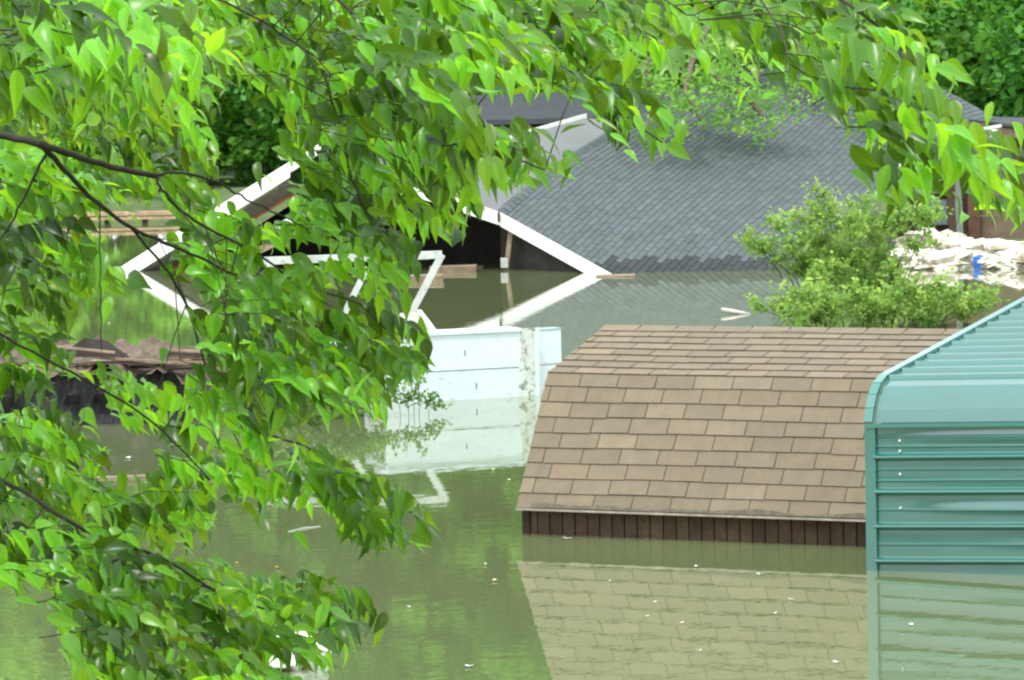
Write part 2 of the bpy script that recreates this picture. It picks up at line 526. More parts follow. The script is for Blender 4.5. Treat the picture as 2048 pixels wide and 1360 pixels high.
    et = MB(); et.box(O + Z * (wall_h - 0.014) - N * 0.038 + L * 0.0, L * LEN, N * 0.04, Z * 0.026, (1.5, 1.3, 1.3)); et.build('eave_trim', M_green, root)
    # screws
    sc = MB()
    for y in (881, 902, 948, 1016):
        c = O + L * 0.22 + Z * ((1140 - y) / s) - N * 0.012
        sc = MB(); sc.box(c, L * 0.012, N * 0.012, Z * 0.012, (1, 1, 1)); sc.build('screw', M_white, root)
    origin_to(root, O)
green_garage()

# ------------------------------------------------------------------ tilted grey house
def interp(pts, t):
    """Catmull-Rom through pts, t in 0..1"""
    n = len(pts) - 1
    x = min(max(t, -0.2), 1.2) * n
    i = int(min(max(math.floor(x), 0), n - 1)); f = x - i
    if f < 0 or f > 1:
        return pts[i] + (pts[i + 1] - pts[i]) * f
    p0 = pts[i - 1] if i > 0 else pts[0] * 2 - pts[1]
    p3 = pts[i + 2] if i + 2 <= n else pts[n] * 2 - pts[n - 1]
    p1, p2 = pts[i], pts[i + 1]
    return 0.5 * ((2 * p1) + (p2 - p0) * f + (2 * p0 - 5 * p1 + 4 * p2 - p3) * f * f + (3 * p1 - p0 - 3 * p2 + p3) * f ** 3)

def grey_house():
    root = thing('grey_house', 'tilted half-sunk house with sweeping grey shingle roof and white gable boards', 'house')
    dA = W(1000, 540).y; dB = W(1215, 547).y
    A = P(1000, 428, dA); Bw = P(1215, 547, dB)
    print('grey', dA, dB, A, Bw)
    rk = (Bw - A)
    brk = [A, P(1110, 340, dA + 2.2), P(1190, 288, dA + 4.0), P(1310, 216, dA + 6.6), P(1430, 162, dA + 9.5), P(1570, 128, dA + 12.5)]
    eave = [A + rk * 2.05, P(1592, 524, dA - 1.6), P(1690, 440, dA + 0.8), P(1770, 372, dA + 3.2), P(1860, 288, dA + 6.2), P(2003, 244, dA + 9.5)]
    bow = P(1700, 190, dA + 8)
    lenU = sum((b - a).length for a, b in zip(brk, brk[1:])); lenV = (eave[2] - brk[2]).length
    print('roof size', lenU, lenV)
    def S(u, v):     # v from eave up to break
        a = interp(brk, u / lenU); b = interp(eave, u / lenU)
        t = v / lenV
        p = b + (a - b) * t
        k = max(0, min(1, u / lenU))
        return p + Vector((0, 0, 1)) * (0.42 * math.sin(math.pi * max(0, min(1, t))) * k * k)
    r2 = random.Random(9)
    def colr(r, u, v):
        k = r2.choice([0.9, 0.95, 0.98, 1.0, 1.03, 1.07, 1.13]); w = r2.uniform(-0.02, 0.03)
        return (k * (1 + w), k, k * (1 - w))
    mb = MB()
    mb.grid([[S(u * lenU / 30, v * lenV / 14) for u in range(31)] for v in range(15)], (0.35, 0.35, 0.35))
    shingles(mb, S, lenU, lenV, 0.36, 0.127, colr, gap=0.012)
    # darker wet hem where the water has soaked up the tabs
    cols = []
    for f, c in zip(mb.f, mb.c):
        z = min(mb.v[i][2] for i in f)
        cols.append(tuple(x * 0.33 for x in c) if z < 0.12 else c)
    mb.c = cols
    mb.build('shingle_roof', M_grey, root)
    # shallow left plane of the roof
    sh = MB()
    C1 = P(905, 396, dA + 0.1); C2 = P(760, 352, dA + 0.3)
    far0 = P(960, 296, dA + 5.5); far1 = P(1172, 236, dA + 7.2); far2 = P(1262, 238, dA + 6.2)
    T0 = C2
    poly = [C2, C1, A, brk[1], brk[2], P(1255, 248, dA + 5.4), far1, far0]
    lift = Vector((0, 0, 0.012))
    sh.prism([p - Vector((0, 0, 0.05)) for p in poly], None, Vector((0, 0, 0.055)))
    sh.build('felt_roof', M_felt, root)
    # ridge caps along the break
    cp = MB(); k = 0
    while k < 34:
        a = interp(brk, k / 66 * 1.0); b = interp(brk, (k + 0.9) / 66)
        side = (rk.normalized() * 0.13); lf = Vector((-0.12, 0, 0.02))
        c = R.uniform(0.8, 1.15)
        cp.face([a + side * 1 + Vector((0, 0, 0.02)), b + side + Vector((0, 0, 0.02)), b + Vector((0, 0, 0.045)), a + Vector((0, 0, 0.045))], (c, c, c))
        cp.face([a + Vector((0, 0, 0.045)), b + Vector((0, 0, 0.045)), b + lf, a + lf], (c, c, c))
        k += 1
    cp.build('ridge_cap', M_grey, root)
    # white boards
    def board(name, a, b, w, th=0.05, drop=True, c=(1, 1, 1)):
        m = MB(); d = (b - a)
        dn = Vector((0, 0, -1)); q = [a, a + dn * w, b + dn * w, b]
        m.prism(q, None, Vector((0.3, -1, 0)).normalized() * th, c)
        return m.build(name, M_white, root)
    off = Vector((0, -0.06, 0.03))
    board('fascia', A + off, Bw + rk * 0.12 + off, 0.23)
    board('fascia', C1 + off, A + off, 0.215)
    board('fascia', C2 + off, C1 + off, 0.20)
    board('fascia', far0 + Vector((0, 0, 0.08)), far1 + Vector((0, 0, 0.08)), 0.10)
    # left slope seen on its edge: board, slab, soffit, rafters
    dl = W(240, 542).y
    a = P(238, 536, dl); b = P(578, 324, dl - 1.2)
    b2 = P(668, 268, dl - 1.4)
    board('fascia', a + (a - b) * 0.1, b, 0.25)
    board('barge_board', b + Vector((0, 0.12, -0.02)), b2, 0.16)
    Rd = (brk[2] - A).normalized()
    sl_ = MB()
    sl_.prism([a + (a - b) * 0.1 - Vector((0, 0, 0.03)), b2 - Vector((0, 0, 0.03)), P(668 + 130, 268 - 70, dl + 4.5), P(238 + 150, 536 - 88, dl + 4.5)], None, Vector((0, 0, -0.07)))
    sl_.build('left_roof', M_felt, root)
    sf = MB(); dn = Vector((0, 0, -0.30))
    sf.prism([a + dn, b + dn, b + dn + Vector((0.15, 0.5, -0.16)), a + dn + Vector((0.15, 0.5, -0.16))], None, Vector((0, 0.02, 0.02)))
    sf.build('soffit', mat('grey_soffit', (0.22, 0.19, 0.18), 0.8, noise_scale=6, noise_amt=0.25), root)
    ru = MB(); dn = Vector((0.15, 0.5, -0.48)); ru.bar(a + dn, b + dn, 0.03, 0.03); ru.build('rusty_strip', mat('rust', (0.45, 0.13, 0.03), 0.8, noise_scale=7, noise_amt=0.4), root)
    rf = MB()
    rf.bar(P(560, 455, dl - 0.8), P(700, 372, dl - 1.4), 0.07, 0.14); rf.build('rafter', M_white, root)
    rf = MB(); rf.bar(P(520, 500, dl - 0.6), P(760, 385, dl - 1.2), 0.08, 0.12); rf.build('rafter', M_wood, root)
    # gap closer between peak and left of felt roof
    pk = MB()
    pk.prism([b2, C2, far0, P(668 + 130, 268 - 72, dl + 4.4)], None, Vector((0, 0, -0.06))); pk.build('felt_roof', M_felt, root)
    board('fascia', b2 + off, C2 + off, 0.2)
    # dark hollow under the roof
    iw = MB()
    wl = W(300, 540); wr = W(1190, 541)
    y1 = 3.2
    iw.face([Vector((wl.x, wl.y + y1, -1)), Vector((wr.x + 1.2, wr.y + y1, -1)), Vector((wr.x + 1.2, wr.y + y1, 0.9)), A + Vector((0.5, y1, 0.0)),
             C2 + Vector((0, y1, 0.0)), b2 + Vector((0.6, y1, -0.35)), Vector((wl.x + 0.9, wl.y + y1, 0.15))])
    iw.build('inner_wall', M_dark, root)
    # dark boarding just inside the right gable slope
    gw = MB()
    g0 = A + Vector((0.0, 0.5, -0.12)); g1 = Bw + Vector((-0.3, 0.5, -0.1))
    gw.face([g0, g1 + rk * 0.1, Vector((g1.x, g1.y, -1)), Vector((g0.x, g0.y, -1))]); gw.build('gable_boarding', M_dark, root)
    po = MB(); po.bar(P(1022, 452, dA - 0.05), P(1012, 545, dA - 0.05), 0.075, 0.075); po.build('post', M_wood, root)
    kn = MB(); kn.box(P(995, 424, dA - 0.15), Vector((0.035, 0, 0)), Vector((0, 0.03, 0)), Vector((0, 0, -0.16)), (0.5, 0.5, 0.5)); kn.build('joint_gap', M_dark, root)
    br = MB(); br.box(P(1001, 516, dA - 0.15), Vector((0.12, 0, 0)), Vector((0, 0.1, 0)), Vector((0, 0, -0.16))); br.build('bracket', M_pale, root)
    # porch at the right end
    dp = dA + 8.5
    pw = MB()
    p0 = P(1790, 300, dp); X = Vector((1, -0.3, 0))
    for i in range(5):
        c = R.uniform(0.75, 1.2)
        zz = ground_z(9, 84) + 0.0
        o = Vector((p0.x, p0.y, 0.02 + i * 0.42))
        pw.box(o, X * 4.6, Vector((0, 0.06, 0)), Vector((0, 0, 0.405)), (c, c * 0.96, c * 0.9))
    pw.build('porch_wall', mat('porch_boards', (0.16, 0.12, 0.085), 0.9, noise_scale=2, noise_amt=0.3), root)
    for k, (x, w, c, mm) in enumerate(((1912, 0.12, (1, 1, 1), M_pale), (1896, 0.14, (0.55, 0.45, 0.4), M_wood), (1940, 0.2, (0.45, 0.3, 0.25), M_wood))):
        m = MB(); t = P(x, 262, dp - 0.5 - 0.05 * k); bt = P(x + 8, 480, dp - 0.5 - 0.05 * k)
        m.bar(bt, t, w, w, c); m.build('porch_post', mm, root)
    pr = MB(); e0 = P(1862, 290, dp - 2.6); e1 = P(2003, 246, dp - 1.0); e2 = e1 + Vector((2.6, -0.8, -0.18))
    pr.bar(P(1985, 262, dp - 0.9), P(2120, 275, dp - 1.2), 0.1, 0.16, (1, 1, 1)); pr.build('porch_beam', M_wood, root)
    pb = MB(); pb.prism([P(1880, 232, dp + 1.5), P(2003, 246, dp - 1.1), P(2130, 262, dp - 1.3), P(2130, 236, dp + 2.5)], None, Vector((0, 0, -0.05))); pb.build('porch_roof', M_black, root)
    gt = MB(); gt.bar(P(1940, 262, dp - 1.15), P(2003, 251, dp - 1.15), 0.05, 0.05); gt.build('gutter', M_white, root)
    ds = MB(); ds.bar(P(1987, 258, dp - 1.1), P(1987, 278, dp - 1.1), 0.12, 0.12); ds.build('downspout', M_white, root)
    ef = MB(); ef.bar(P(1790, 338, dA + 4.2), P(1850, 285, dA + 6.0), 0.04, 0.09); ef.build('eave_board', M_white, root)
    gb = MB()
    gb.box(P(1850, 400, dp - 0.6), Vector((0.55, 0, 0)), Vector((0, 0.3, 0)), Vector((0, 0, -0.45)), (0.5, 0.6, 0.65)); gb.build('wall_vent', M_pale, root)
    origin_to(root, Vector((A.x, A.y, 0)))
    return dA, dB
dA, dB = grey_house()

# ------------------------------------------------------------------ dark house behind
def back_house():
    root = thing('dark_roofed_house', 'low dark-roofed house behind the tilted grey one, seen between the leaves', 'house')
    d = 104.0
    a = P(760, 246, d); b = P(1500, 226, d + 1.5)
    r0 = P(790, 196, d + 4); r1 = P(1500, 172, d + 5.5)
    m = MB(); m.prism([a, b, r1, r0], None, Vector((0, 0, -0.12))); bk = [r0, r1, b + Vector((0, 9, 0)), a + Vector((0, 9, 0))]
    m.prism(bk, None, Vector((0, 0, -0.12))); m.build('roof', M_black, root)
    w = MB(); w.box(Vector((a.x + 0.4, a.y + 0.7, ground_z(a.x, a.y) - 0.3)), Vector((b.x - a.x - 0.8, 1.2, 0)), Vector((0, 6.5, 0)), Vector((0, 0, a.z - ground_z(a.x, a.y) + 0.2)))
    w.build('wall', M_dark, root)
    e = MB()
    for i in range(14):
        q = a.lerp(b, (i + 0.5) / 14)
        e = MB(); e.box(q + Vector((0, 0.05, -0.24)), Vector((0.09, 0, 0)), Vector((0, 0.5, 0)), Vector((0, 0, 0.11))); e.build('rafter_end', M_wood, root)
    wd = MB(); wd.box(Vector((P(1000, 250, d).x, a.y + 0.66, 0.8)), Vector((0.9, 0.1, 0)), Vector((0, 0.03, 0)), Vector((0, 0, 0.7)), (1, 1, 1)); wd.build('window', M_wood, root)
    origin_to(root, Vector((a.x, a.y, 0)))
back_house()

# ------------------------------------------------------------------ white panel wreck
def white_wreck():
    root = thing('white_sided_wreck', 'white sided box wreck with flaking corner strip, half sunk left of the brown shed', 'wreck')
    a = W(772, 808); b = W(1044, 793); c = W(1078, 790); e = W(1160, 781)
    X = (b - a).normalized(); Z = Vector((0, 0, 1)); Nn = Vector((-X.y, X.x, 0)).normalized()
    s = F_PX / b.y
    h = (793 - 662) / s
    print('wreck h', h)
    def boards(p, q, z0, z1, name='siding_board', k=1.0, n=Nn):
        m = MB(); w = q - p
        rows = []
        for i in range(2):
            pass
        m.prism([p + Z * z0, q + Z * z0, q + Z * z1, p + Z * z1], None, n * 0.03, (k, k, k))
        return m.build(name, M_panel, root)
    seam = (793 - 734) / s
    boards(a, b, -0.9, -0.15); boards(a, b, -0.142, seam - 0.006, k=0.97); boards(a, b, seam + 0.004, h, k=1.0)
    for u, z0 in ((0.58, 0.44), (0.66, 0.10)):
        nk = MB(); q0 = a.lerp(b, u) + Z * z0 - Nn * 0.004
        nk.box(q0, X * 0.008, Nn * 0.004, Z * R.uniform(0.03, 0.07), (0.25, 0.28, 0.28)); nk.build('crack', M_wood, root)
    lip = MB(); lip.box(a + Z * h - Nn * 0.02, (b - a), Nn * 0.35, Z * 0.035); lip.build('top_lip', M_panel, root)
    bk = MB(); bk.box(a + Z * (-0.9) + Nn * 0.035, b - a, Nn * 0.5, Z * (h + 0.88), (0.6, 0.6, 0.6)); bk.build('core', M_panel, root)
    st = MB(); n = 9
    for i in range(n):      # buckled flaking strip
        z0 = -0.9 + (h + 0.93) * i / n; z1 = -0.9 + (h + 0.93) * (i + 1) / n
        bow = lambda z: X * (-0.045 * math.cos((z) * 2.3) + 0.01) - Nn * 0.015
        p0 = b + bow(z0) + Z * z0; p1 = b + bow(z1) + Z * z1
        st.face([p0, p0 + (c - b) * 1.05, p1 + (c - b) * 1.05, p1])
        st.face([p0, p1, p1 + Nn * 0.04, p0 + Nn * 0.04])
    st.build('flaking_strip', M_flake, root)
    pst = MB(); pst.box(c - X * 0.05 - Nn * 0.03 - Z * 0.9, X * 0.045, Nn * 0.03, Z * (h + 0.92)); pst.build('corner_trim', M_panel, root)
    p = c + Nn * 0.06; q = P(1124, 782, (c + Nn * 0.3).y)
    q = Vector((q.x, q.y, 0))
    boards(p, q, seam + 0.01, h - 0.02, k=1.02); boards(p, q, -0.9, seam - 0.01, k=0.98)
    cap = MB(); cap.box(p + Z * (h - 0.018), (q - p) + X * 0.01, Nn * 0.2, Z * 0.02, (0.5, 0.6, 0.6)); cap.build('top_lip', M_panel, root)
    origin_to(root, Vector((a.x, a.y, 0)))
white_wreck()

def white_frame():
    root = thing('broken_timber_frame', 'pale broken timber frame leaning above the flood behind the leaves', 'frame')
    d = W(890, 755).y
    segs = [((522, 522), (884, 509), 0.10, 'top_beam'), ((884, 509), (815, 640), 0.095, 'post'), ((735, 535), (690, 625), 0.085, 'post'),
            ((535, 528), (625, 590), 0.07, 'brace'), ((690, 625), (560, 640), 0.07, 'rail'), ((775, 520), (858, 515), 0.05, 'rail')]
    for (p, q, w, n) in segs:
        m = MB(); dd = d + R.uniform(-0.1, 0.1)
        if n == 'top_beam': dd = d
        if n == 'post': dd = d - 0.06
        b = P(q[0], q[1], dd); a = P(p[0], p[1], dd)
        m.bar(a, b, w, w * 0.8, (1.05, 1.08, 1.05)); m.build(n, M_pale, root)
    m = MB(); q = [P(790, 668, d - 1.8), P(868, 664, d - 1.8), P(838, 624, d - 0.3), P(800, 626, d - 0.3)]
    m.prism(q, None, Vector((0, 0, -0.06)), (0.75, 0.72, 0.68)); m.build('deck_board', M_pale, root)
    m = MB(); m.bar(P(868, 664, d - 1.8), P(838, 624, d - 0.3), 0.05, 0.05, (1.1, 1.1, 1.1)); m.build('deck_edge', M_pale, root)
    origin_to(root, Vector((P(884, 509, d).x, d, 0)))
white_frame()

# ------------------------------------------------------------------ raft of wreckage on the left
def lump(mb, c, r, sq=(1, 1, 0.6), seed=0, amp=0.35, nu=12, nv=8, col=(1, 1, 1)):
    rows = []
    for j in range(nv + 1):
        th = math.pi * j / nv; row = []
        for i in range(nu + 1):
            ph = 2 * math.pi * (i % nu) / nu
            d = Vector((math.sin(th) * math.cos(ph), math.sin(th) * math.sin(ph), math.cos(th)))
            k = r * (1 + amp * noise.noise(d * 1.8 + Vector((seed * 3.1, seed, 0))) + amp * 0.5 * noise.noise(d * 5 + Vector((seed, 0, 9))))
            row.append(Vector(c) + Vector((d.x * sq[0], d.y * sq[1], d.z * sq[2])) * k)
        rows.append(row)
    mb.grid(rows, col)

def raft():
    root = thing('wreckage_raft', 'low raft of broken roofing and boards adrift behind the left leaves', 'wreckage')
    f0 = W(-160, 866); f1 = W(405, 842)
    s = F_PX / f1.y
    h = 0.50
    mb = MB(); nx, ny = 46, 16
    rows = []
    for j in range(ny + 1):
        row = []
        for i in range(nx + 1):
            u = i / nx; v = j / ny
            p = f0.lerp(f1, u) + Vector((0.10 * (1 - v), 4.6 * v * (1 - 0.25 * u), 0))
            edge = min(1, (1 - u) * 5)
            z = (h + 0.07 * math.sin(v * 3.1)) * (0.45 + 0.55 * edge) + 0.14 * noise.noise(Vector((u * 9, v * 5, 1))) + 0.10 * noise.noise(Vector((u * 25, v * 13, 4)))
            row.append(p + Vector((0, 0, max(0.03, z))))
        rows.append(row)
    mb.grid(rows); mb.build('mat_of_roofing', M_debris, root)
    sd_ = MB(); sd_.grid([[f0.lerp(f1, i / 60) + Vector((0.04, 0.10 + 0.13 * noise.noise(Vector((i * 0.35, z * 4, 0))) + 0.05 * noise.noise(Vector((i * 1.3, z * 9, 3))), z * (1 if z < 0.1 else min(1, (60 - i) / 9 + 0.25)) + (0.07 * noise.noise(Vector((i * 0.6, 4, 4))) if z > 0.3 else 0))) for i in range(61)] for z in (-0.4, 0.0, 0.1, 0.2, 0.3, h - 0.02)], (1, 1, 1))
    sd_.build('side', mat('tarred_side', (0.022, 0.021, 0.022), 0.8, noise_scale=5, noise_amt=0.6, bump=0.8, bump_scale=9), root)
    r = random.Random(3)
    for i in range(44):
        u = r.uniform(0.15, 1.0); v = r.uniform(0, 0.8)
        p = f0.lerp(f1, u) + Vector((0, 3.2 * v, h + r.uniform(-0.02, 0.09)))
        a = r.uniform(-0.35, 0.35); l = r.uniform(0.3, 1.1)
        dv = Vector((math.cos(a), math.sin(a), r.uniform(-0.08, 0.08))) * l
        m = MB(); k = r.choice([0.25, 0.4, 0.6, 0.9, 1.2])
        m.bar(p - dv / 2, p + dv / 2, r.uniform(0.05, 0.14), 0.022, (k, k * 0.95, k * 0.9)); m.build('board', M_wood, root)
    m = MB(); p = P(188, 708, f1.y + 0.2)
    m.face([p + Vector((-0.35, 0, -0.02)), p + Vector((-0.1, 0.1, 0.15)), p + Vector((0.12, 0.1, 0.12)), p + Vector((0.35, 0, -0.04))]); m.build('torn_sheet', M_dark, root)
    for (x0, y0, x1, y1) in ((110, 700, 230, 712), (320, 705, 430, 712), (200, 724, 330, 730), (300, 733, 415, 718)):
        m = MB(); m.bar(P(x0, y0, f1.y + 0.1), P(x1, y1, f1.y + 0.1), 0.1, 0.02, (0.15, 0.13, 0.12)); m.build('board', M_wood, root)
        m = MB(); m.bar(P(x0, y0 - 7, f1.y + 0.12), P(x1, y1 - 7, f1.y + 0.12), 0.06, 0.02, (0.9, 0.88, 0.85)); m.build('board', M_wood, root)
    origin_to(root, f1)
raft()

# ------------------------------------------------------------------ loose things
def dock():
    root = thing('landing_stage', 'pale timber landing stage on the far bank behind the left branch', 'jetty')
    d = W(290, 446).y
    for y, h in ((428, 0.07), (437, 0.06)):
        m = MB(); m.bar(P(120, y + 1, d), P(365, y - 3, d), 0.5, h, (1.5, 1.35, 1.2)); m.build('deck_plank', M_wood, root)
    for x in (150, 215, 290, 355):
        m = MB(); m.bar(P(x, 436, d + 0.1), P(x, 470, d + 0.1), 0.12, 0.12, (0.8, 0.8, 0.8)); m.build('pile', M_wood, root)
    origin_to(root, Vector((P(240, 440, d).x, d, 0)))
dock()

def rubble():
    r = random.Random(21)
    spots = [(1868, 480, 0.50), (1905, 492, 0.42), (1838, 505, 0.30), (1880, 520, 0.36), (1925, 505, 0.28), (1800, 500, 0.20),
             (1985, 492, 0.34), (2020, 497, 0.36), (2045, 512, 0.34), (1995, 515, 0.22), (2012, 528, 0.22), (2070, 500, 0.40), (1845, 530, 0.20)]
    words = ['tallest pale chunk of broken plaster left of the blue bucket', 'rounded white plaster chunk just behind the low front pieces',
             'pale chunk half hidden by the shrub tips', 'long low white slab sloping into the water left of the bucket',
             'white chunk right beside the left of the blue bucket', 'leftmost small pale chunk seen through the shrub',
             'white lump behind and right of the blue bucket', 'white lump at the foot of the dark porch wall',
             'pale lump at the picture edge by the water', 'small white lump just right of the blue bucket',
             'lowest white lump at the waterline right of the bucket', 'white lump cut by the right picture edge behind the others',
             'small pale slab lying flat at the waterline by the shrub']
    for (x, y, rr), w in zip(spots, words):
        yy = min(540, y + 26)
        p = W(x, yy); m = MB()
        zc = (yy - y) / (F_PX / p.y) * 0.5
        lump(m, (p.x, p.y + 0.4, zc), rr, (1.05, 0.8, 0.5), seed=r.random() * 40, amp=0.75, nu=22, nv=14, col=(1, 1, 1))
        tag(m.build('rubble_chunk', M_rubble, ), w, 'rubble', 'white rubble heaped by the porch')
    # blue bucket floating
    c = W(1962, 534)
    root = thing('blue_bucket', 'small bright blue bucket floating beside the white rubble', 'bucket')
    m = MB(); rr = [0.10, 0.12, 0.13, 0.125]
    m.tube([c + Vector((0, 0, z)) for z in (-0.1, 0.02, 0.09, 0.15)], rr, 18); m.build('pail', M_blue, root, smooth=False)
    m = MB(); m.tube([c + Vector((0, 0, 0.15)), c + Vector((0, 0, 0.17))], [0.135, 0.13], 18, (1.2, 1.2, 1.1)); m.build('rim', M_blue, root)
    m = MB(); m.tube([c + Vector((0.13 * math.cos(t), -0.02, 0.15 + 0.05 * math.sin(t))) for t in [math.pi * i / 10 for i in range(11)]], [0.006] * 11, 5); m.build('handle', M_white, root)
    origin_to(root, c)
    # floating pale stick
    a = W(1448, 628); m = MB()
    m.tube([P(1443, 619, a.y), P(1460, 622, a.y - 0.05), P(1485, 626, a.y - 0.1), P(1500, 628, a.y - 0.15)], [0.026, 0.032, 0.024, 0.012], 8, (0.95, 0.85, 0.8))
    tag(m.build('driftwood', M_pale, smooth=True), 'short pale driftwood stick floating left of the shrub', 'driftwood')
    # bits round the gable
    for (x, y, l, k, w) in ((905, 536, 0.75, 1.0, 'brown plank lying at the waterline under the dark gable, left of the post'),
                            (935, 528, 0.5, 0.8, 'short brown board propped behind the plank under the gable'),
                            (1230, 546, 0.6, 1.1, 'thin brown stick at the waterline by the tip of the white gable board'),
                            (840, 555, 0.7, 1.1, 'brown board floating beside the pale broken frame')):
        p = W(x, y + 8); m = MB()
        m.box(p + Vector((-l / 2, 0, -0.01)), Vector((l, -0.06, 0.01)), Vector((0.02, 0.2, 0.02)), Vector((0, 0, 0.09 if l > 0.6 and x < 1200 else 0.02)), (k * 0.7, k * 0.68, k * 0.65))
        tag(m.build('floating_board', M_wood), w, 'board', 'boards afloat by the sunk house')
    # white bag among the bottom leaves
    p = W(585, 1335); m = MB()
    lump(m, (p.x, p.y, 0.06), 0.20, (1, 0.7, 0.55), seed=5, amp=1.0, nu=26, nv=16, col=(1.1, 1.1, 1.1))
    tag(m.build('plastic_bag', M_bag, smooth=True), 'crumpled bright white plastic bag behind the lowest leaves', 'bag')
    p = W(640, 1053); m = MB(); q = W(575, 1064)
    m.tube([q, q.lerp(p, 0.5) + Vector((0, 0.03, 0.005)), p], [0.004, 0.006, 0.005], 6, (0.9, 0.9, 0.85))
    tag(m.build('pale_pole', M_pale), 'thin pale pole floating beyond the lowest left branch', 'pole')
    p = W(60, 962); q = W(420, 950); m = MB()
    m.bar(q, p, 0.12, 0.03, (0.8, 0.8, 0.8)); tag(m.build('sunken_plank', M_wood), 'long brown plank awash behind the left leaves', 'plank')
    dm = MB(); rr3 = random.Random(8)
    wl0 = W(1052, 1068); Lx = Vector((math.cos(rad(28)), -math.sin(rad(28)), 0)); Ny = Vector((math.sin(rad(28)), math.cos(rad(28)), 0))
    for i in range(420):
        u = abs(rr3.gauss(0, 0.5)) if i % 3 else rr3.uniform(0, 3.2)
        q = wl0 + Lx * u - Ny * (0.015 + abs(rr3.gauss(0, 0.03))) + Vector((0, 0, 0.004))
        a = rr3.uniform(0, 3.14); l = rr3.uniform(0.004, 0.014); dv = Vector((math.cos(a), math.sin(a), 0)) * l; sv = Vector((-math.sin(a), math.cos(a), 0)) * l * 0.5
        k = rr3.choice([0.12, 0.2, 0.3, 0.5])
        dm.face([q - dv, q + sv, q + dv, q - sv], (k, k * 0.85, k * 0.55))
    tag(dm.build('scum', M_scrap), 'brown scum and leaf litter gathered along the foot of the shed wall', 'scum', kind='stuff')
    # floating scraps
    bits = [(255, 917, 0.04, 'w', 'white scrap floating in the gap below the wreckage raft'),
            (975, 930, 0.034, 'w', 'round white scrap floating below the white wreck'),
            (988, 941, 0.028, 'y', 'cream scrap floating right under the round white one by the wreck'),
            (1016, 962, 0.032, 'y', 'pale yellow scrap floating left of the brown roof corner'),
            (820, 1216, 0.030, 'w', 'white petal-like scrap floating alone in mid water'),
            (939, 1335, 0.030, 'w', 'white scrap floating near the bottom middle of the picture'),
            (475, 1128, 0.026, 'o', 'orange yellow leaf floating above the lowest left branch'),
            (555, 1137, 0.030, 'o', 'dull orange leaf floating right of the brighter orange one'),
            (970, 1131, 0.022, 'w', 'small white speck floating left of the shed wall corner'),
            (990, 1163, 0.028, 'y', 'cream leaf floating below the small white speck'),
            (1135, 1079, 0.045, 'g', 'long grey scrap at the foot of the shed wall'),
            (1393, 1135, 0.025, 'w', 'pale scrap on the dark band of water under the shed wall'),
            (1521, 1151, 0.035, 'w', 'bright elongated scrap on the reflected roof, right of centre'),
            (1310, 1206, 0.020, 'w', 'tiny white dot on the reflected roof, upper middle'),
            (1294, 1235, 0.020, 'y', 'faint cream scrap on the reflected roof, middle'),
            (1363, 1248, 0.024, 'w', 'white dot on the middle of the reflected roof'),
            (1549, 1229, 0.024, 'w', 'round white dot on the reflected roof near the garage'),
            (1398, 1304, 0.024, 'w', 'white dot low on the reflected roof'),
            (1672, 1327, 0.030, 'w', 'slanting white scrap at the bottom beside the garage'),
            (1583, 1201, 0.030, 'g', 'long faint scrap by the garage corner'),
            (1821, 1252, 0.030, 'w', 'white scrap floating against the reflected green wall'),
            (1052, 1064, 0.030, 'w', 'white scrap caught against the left foot of the shed wall'),
            (1220, 1165, 0.018, 'w', 'tiny pale speck near the left of the reflected eave'),
            (218, 648, 0.05, 'w', 'tiny white dot on the water above the wreckage raft')]
    cc = {'w': (1, 1, 0.97), 'y': (0.9, 0.85, 0.45), 'o': (0.9, 0.5, 0.06), 'g': (0.55, 0.55, 0.5)}
    for i, (x, y, s_, k, w) in enumerate(bits):
        s_ *= 0.72; p = W(x, y); m = MB(); n = 9; ph = r.uniform(0, 6.28)
        el = r.uniform(0.5, 0.8)
        rim = []
        for j in range(n):
            a = 2 * math.pi * j / n
            rr2 = s_ * (1 + r.uniform(-0.3, 0.3))
            rim.append(p + Vector((rr2 * math.cos(a) * math.cos(ph) - rr2 * el * math.sin(a) * math.sin(ph), rr2 * math.cos(a) * math.sin(ph) + rr2 * el * math.sin(a) * math.cos(ph), 0.006 + 0.008 * abs(math.cos(a)) + r.uniform(0, 0.004))))
        ctr = p + Vector((0, 0, 0.006))
        for j in range(n): m.face([ctr, rim[j], rim[(j + 1) % n]], cc[k])
        tag(m.build('floating_scrap', M_scrap), w, 'scrap', 'scraps afloat on the flood')
rubble()

# ------------------------------------------------------------------ foliage clouds
def leafquad(mb, p, s, r, c, flat=0.0):
    d = Vector((r.gauss(0, 1), r.gauss(0, 1), r.gauss(0, 0.6))).normalized()
    n = Vector((r.gauss(0, 1), r.gauss(0, 1), r.gauss(0, 1) + flat))
    x = d.cross(n)
    if x.length < 1e-3: return
    x.normalize(); x *= s * 0.36
    d *= s
    mb.face([p - d * 0.5, p + x - d * 0.05, p + d * 0.5, p - x - d * 0.05], c)

def crown_mesh(mb, r, centers, n, size, tones, squash=0.75):
    """leaves gathered in clumps; centers = (pos, radius)"""
    tot = sum(c[1] ** 2 for c in centers)
    for (c, rr) in centers:
        k = r.choice(tones)
        m = int(n * rr * rr / tot)
        sub = [(c + Vector((r.gauss(0, 0.5), r.gauss(0, 0.5), r.gauss(0, 0.5) * squash)) * rr, rr * r.uniform(0.16, 0.34)) for _ in range(max(4, m // 45))]
        for i in range(m):
            sc, sr = sub[i % len(sub)]
            p = sc + Vector((r.gauss(0, 0.55), r.gauss(0, 0.55), r.gauss(0, 0.42))) * sr
            t = r.uniform(0.75, 1.25)
            leafquad(mb, p, size * r.uniform(0.6, 1.3), r, (k[0] * t, k[1] * t, k[2] * t), 0.6)

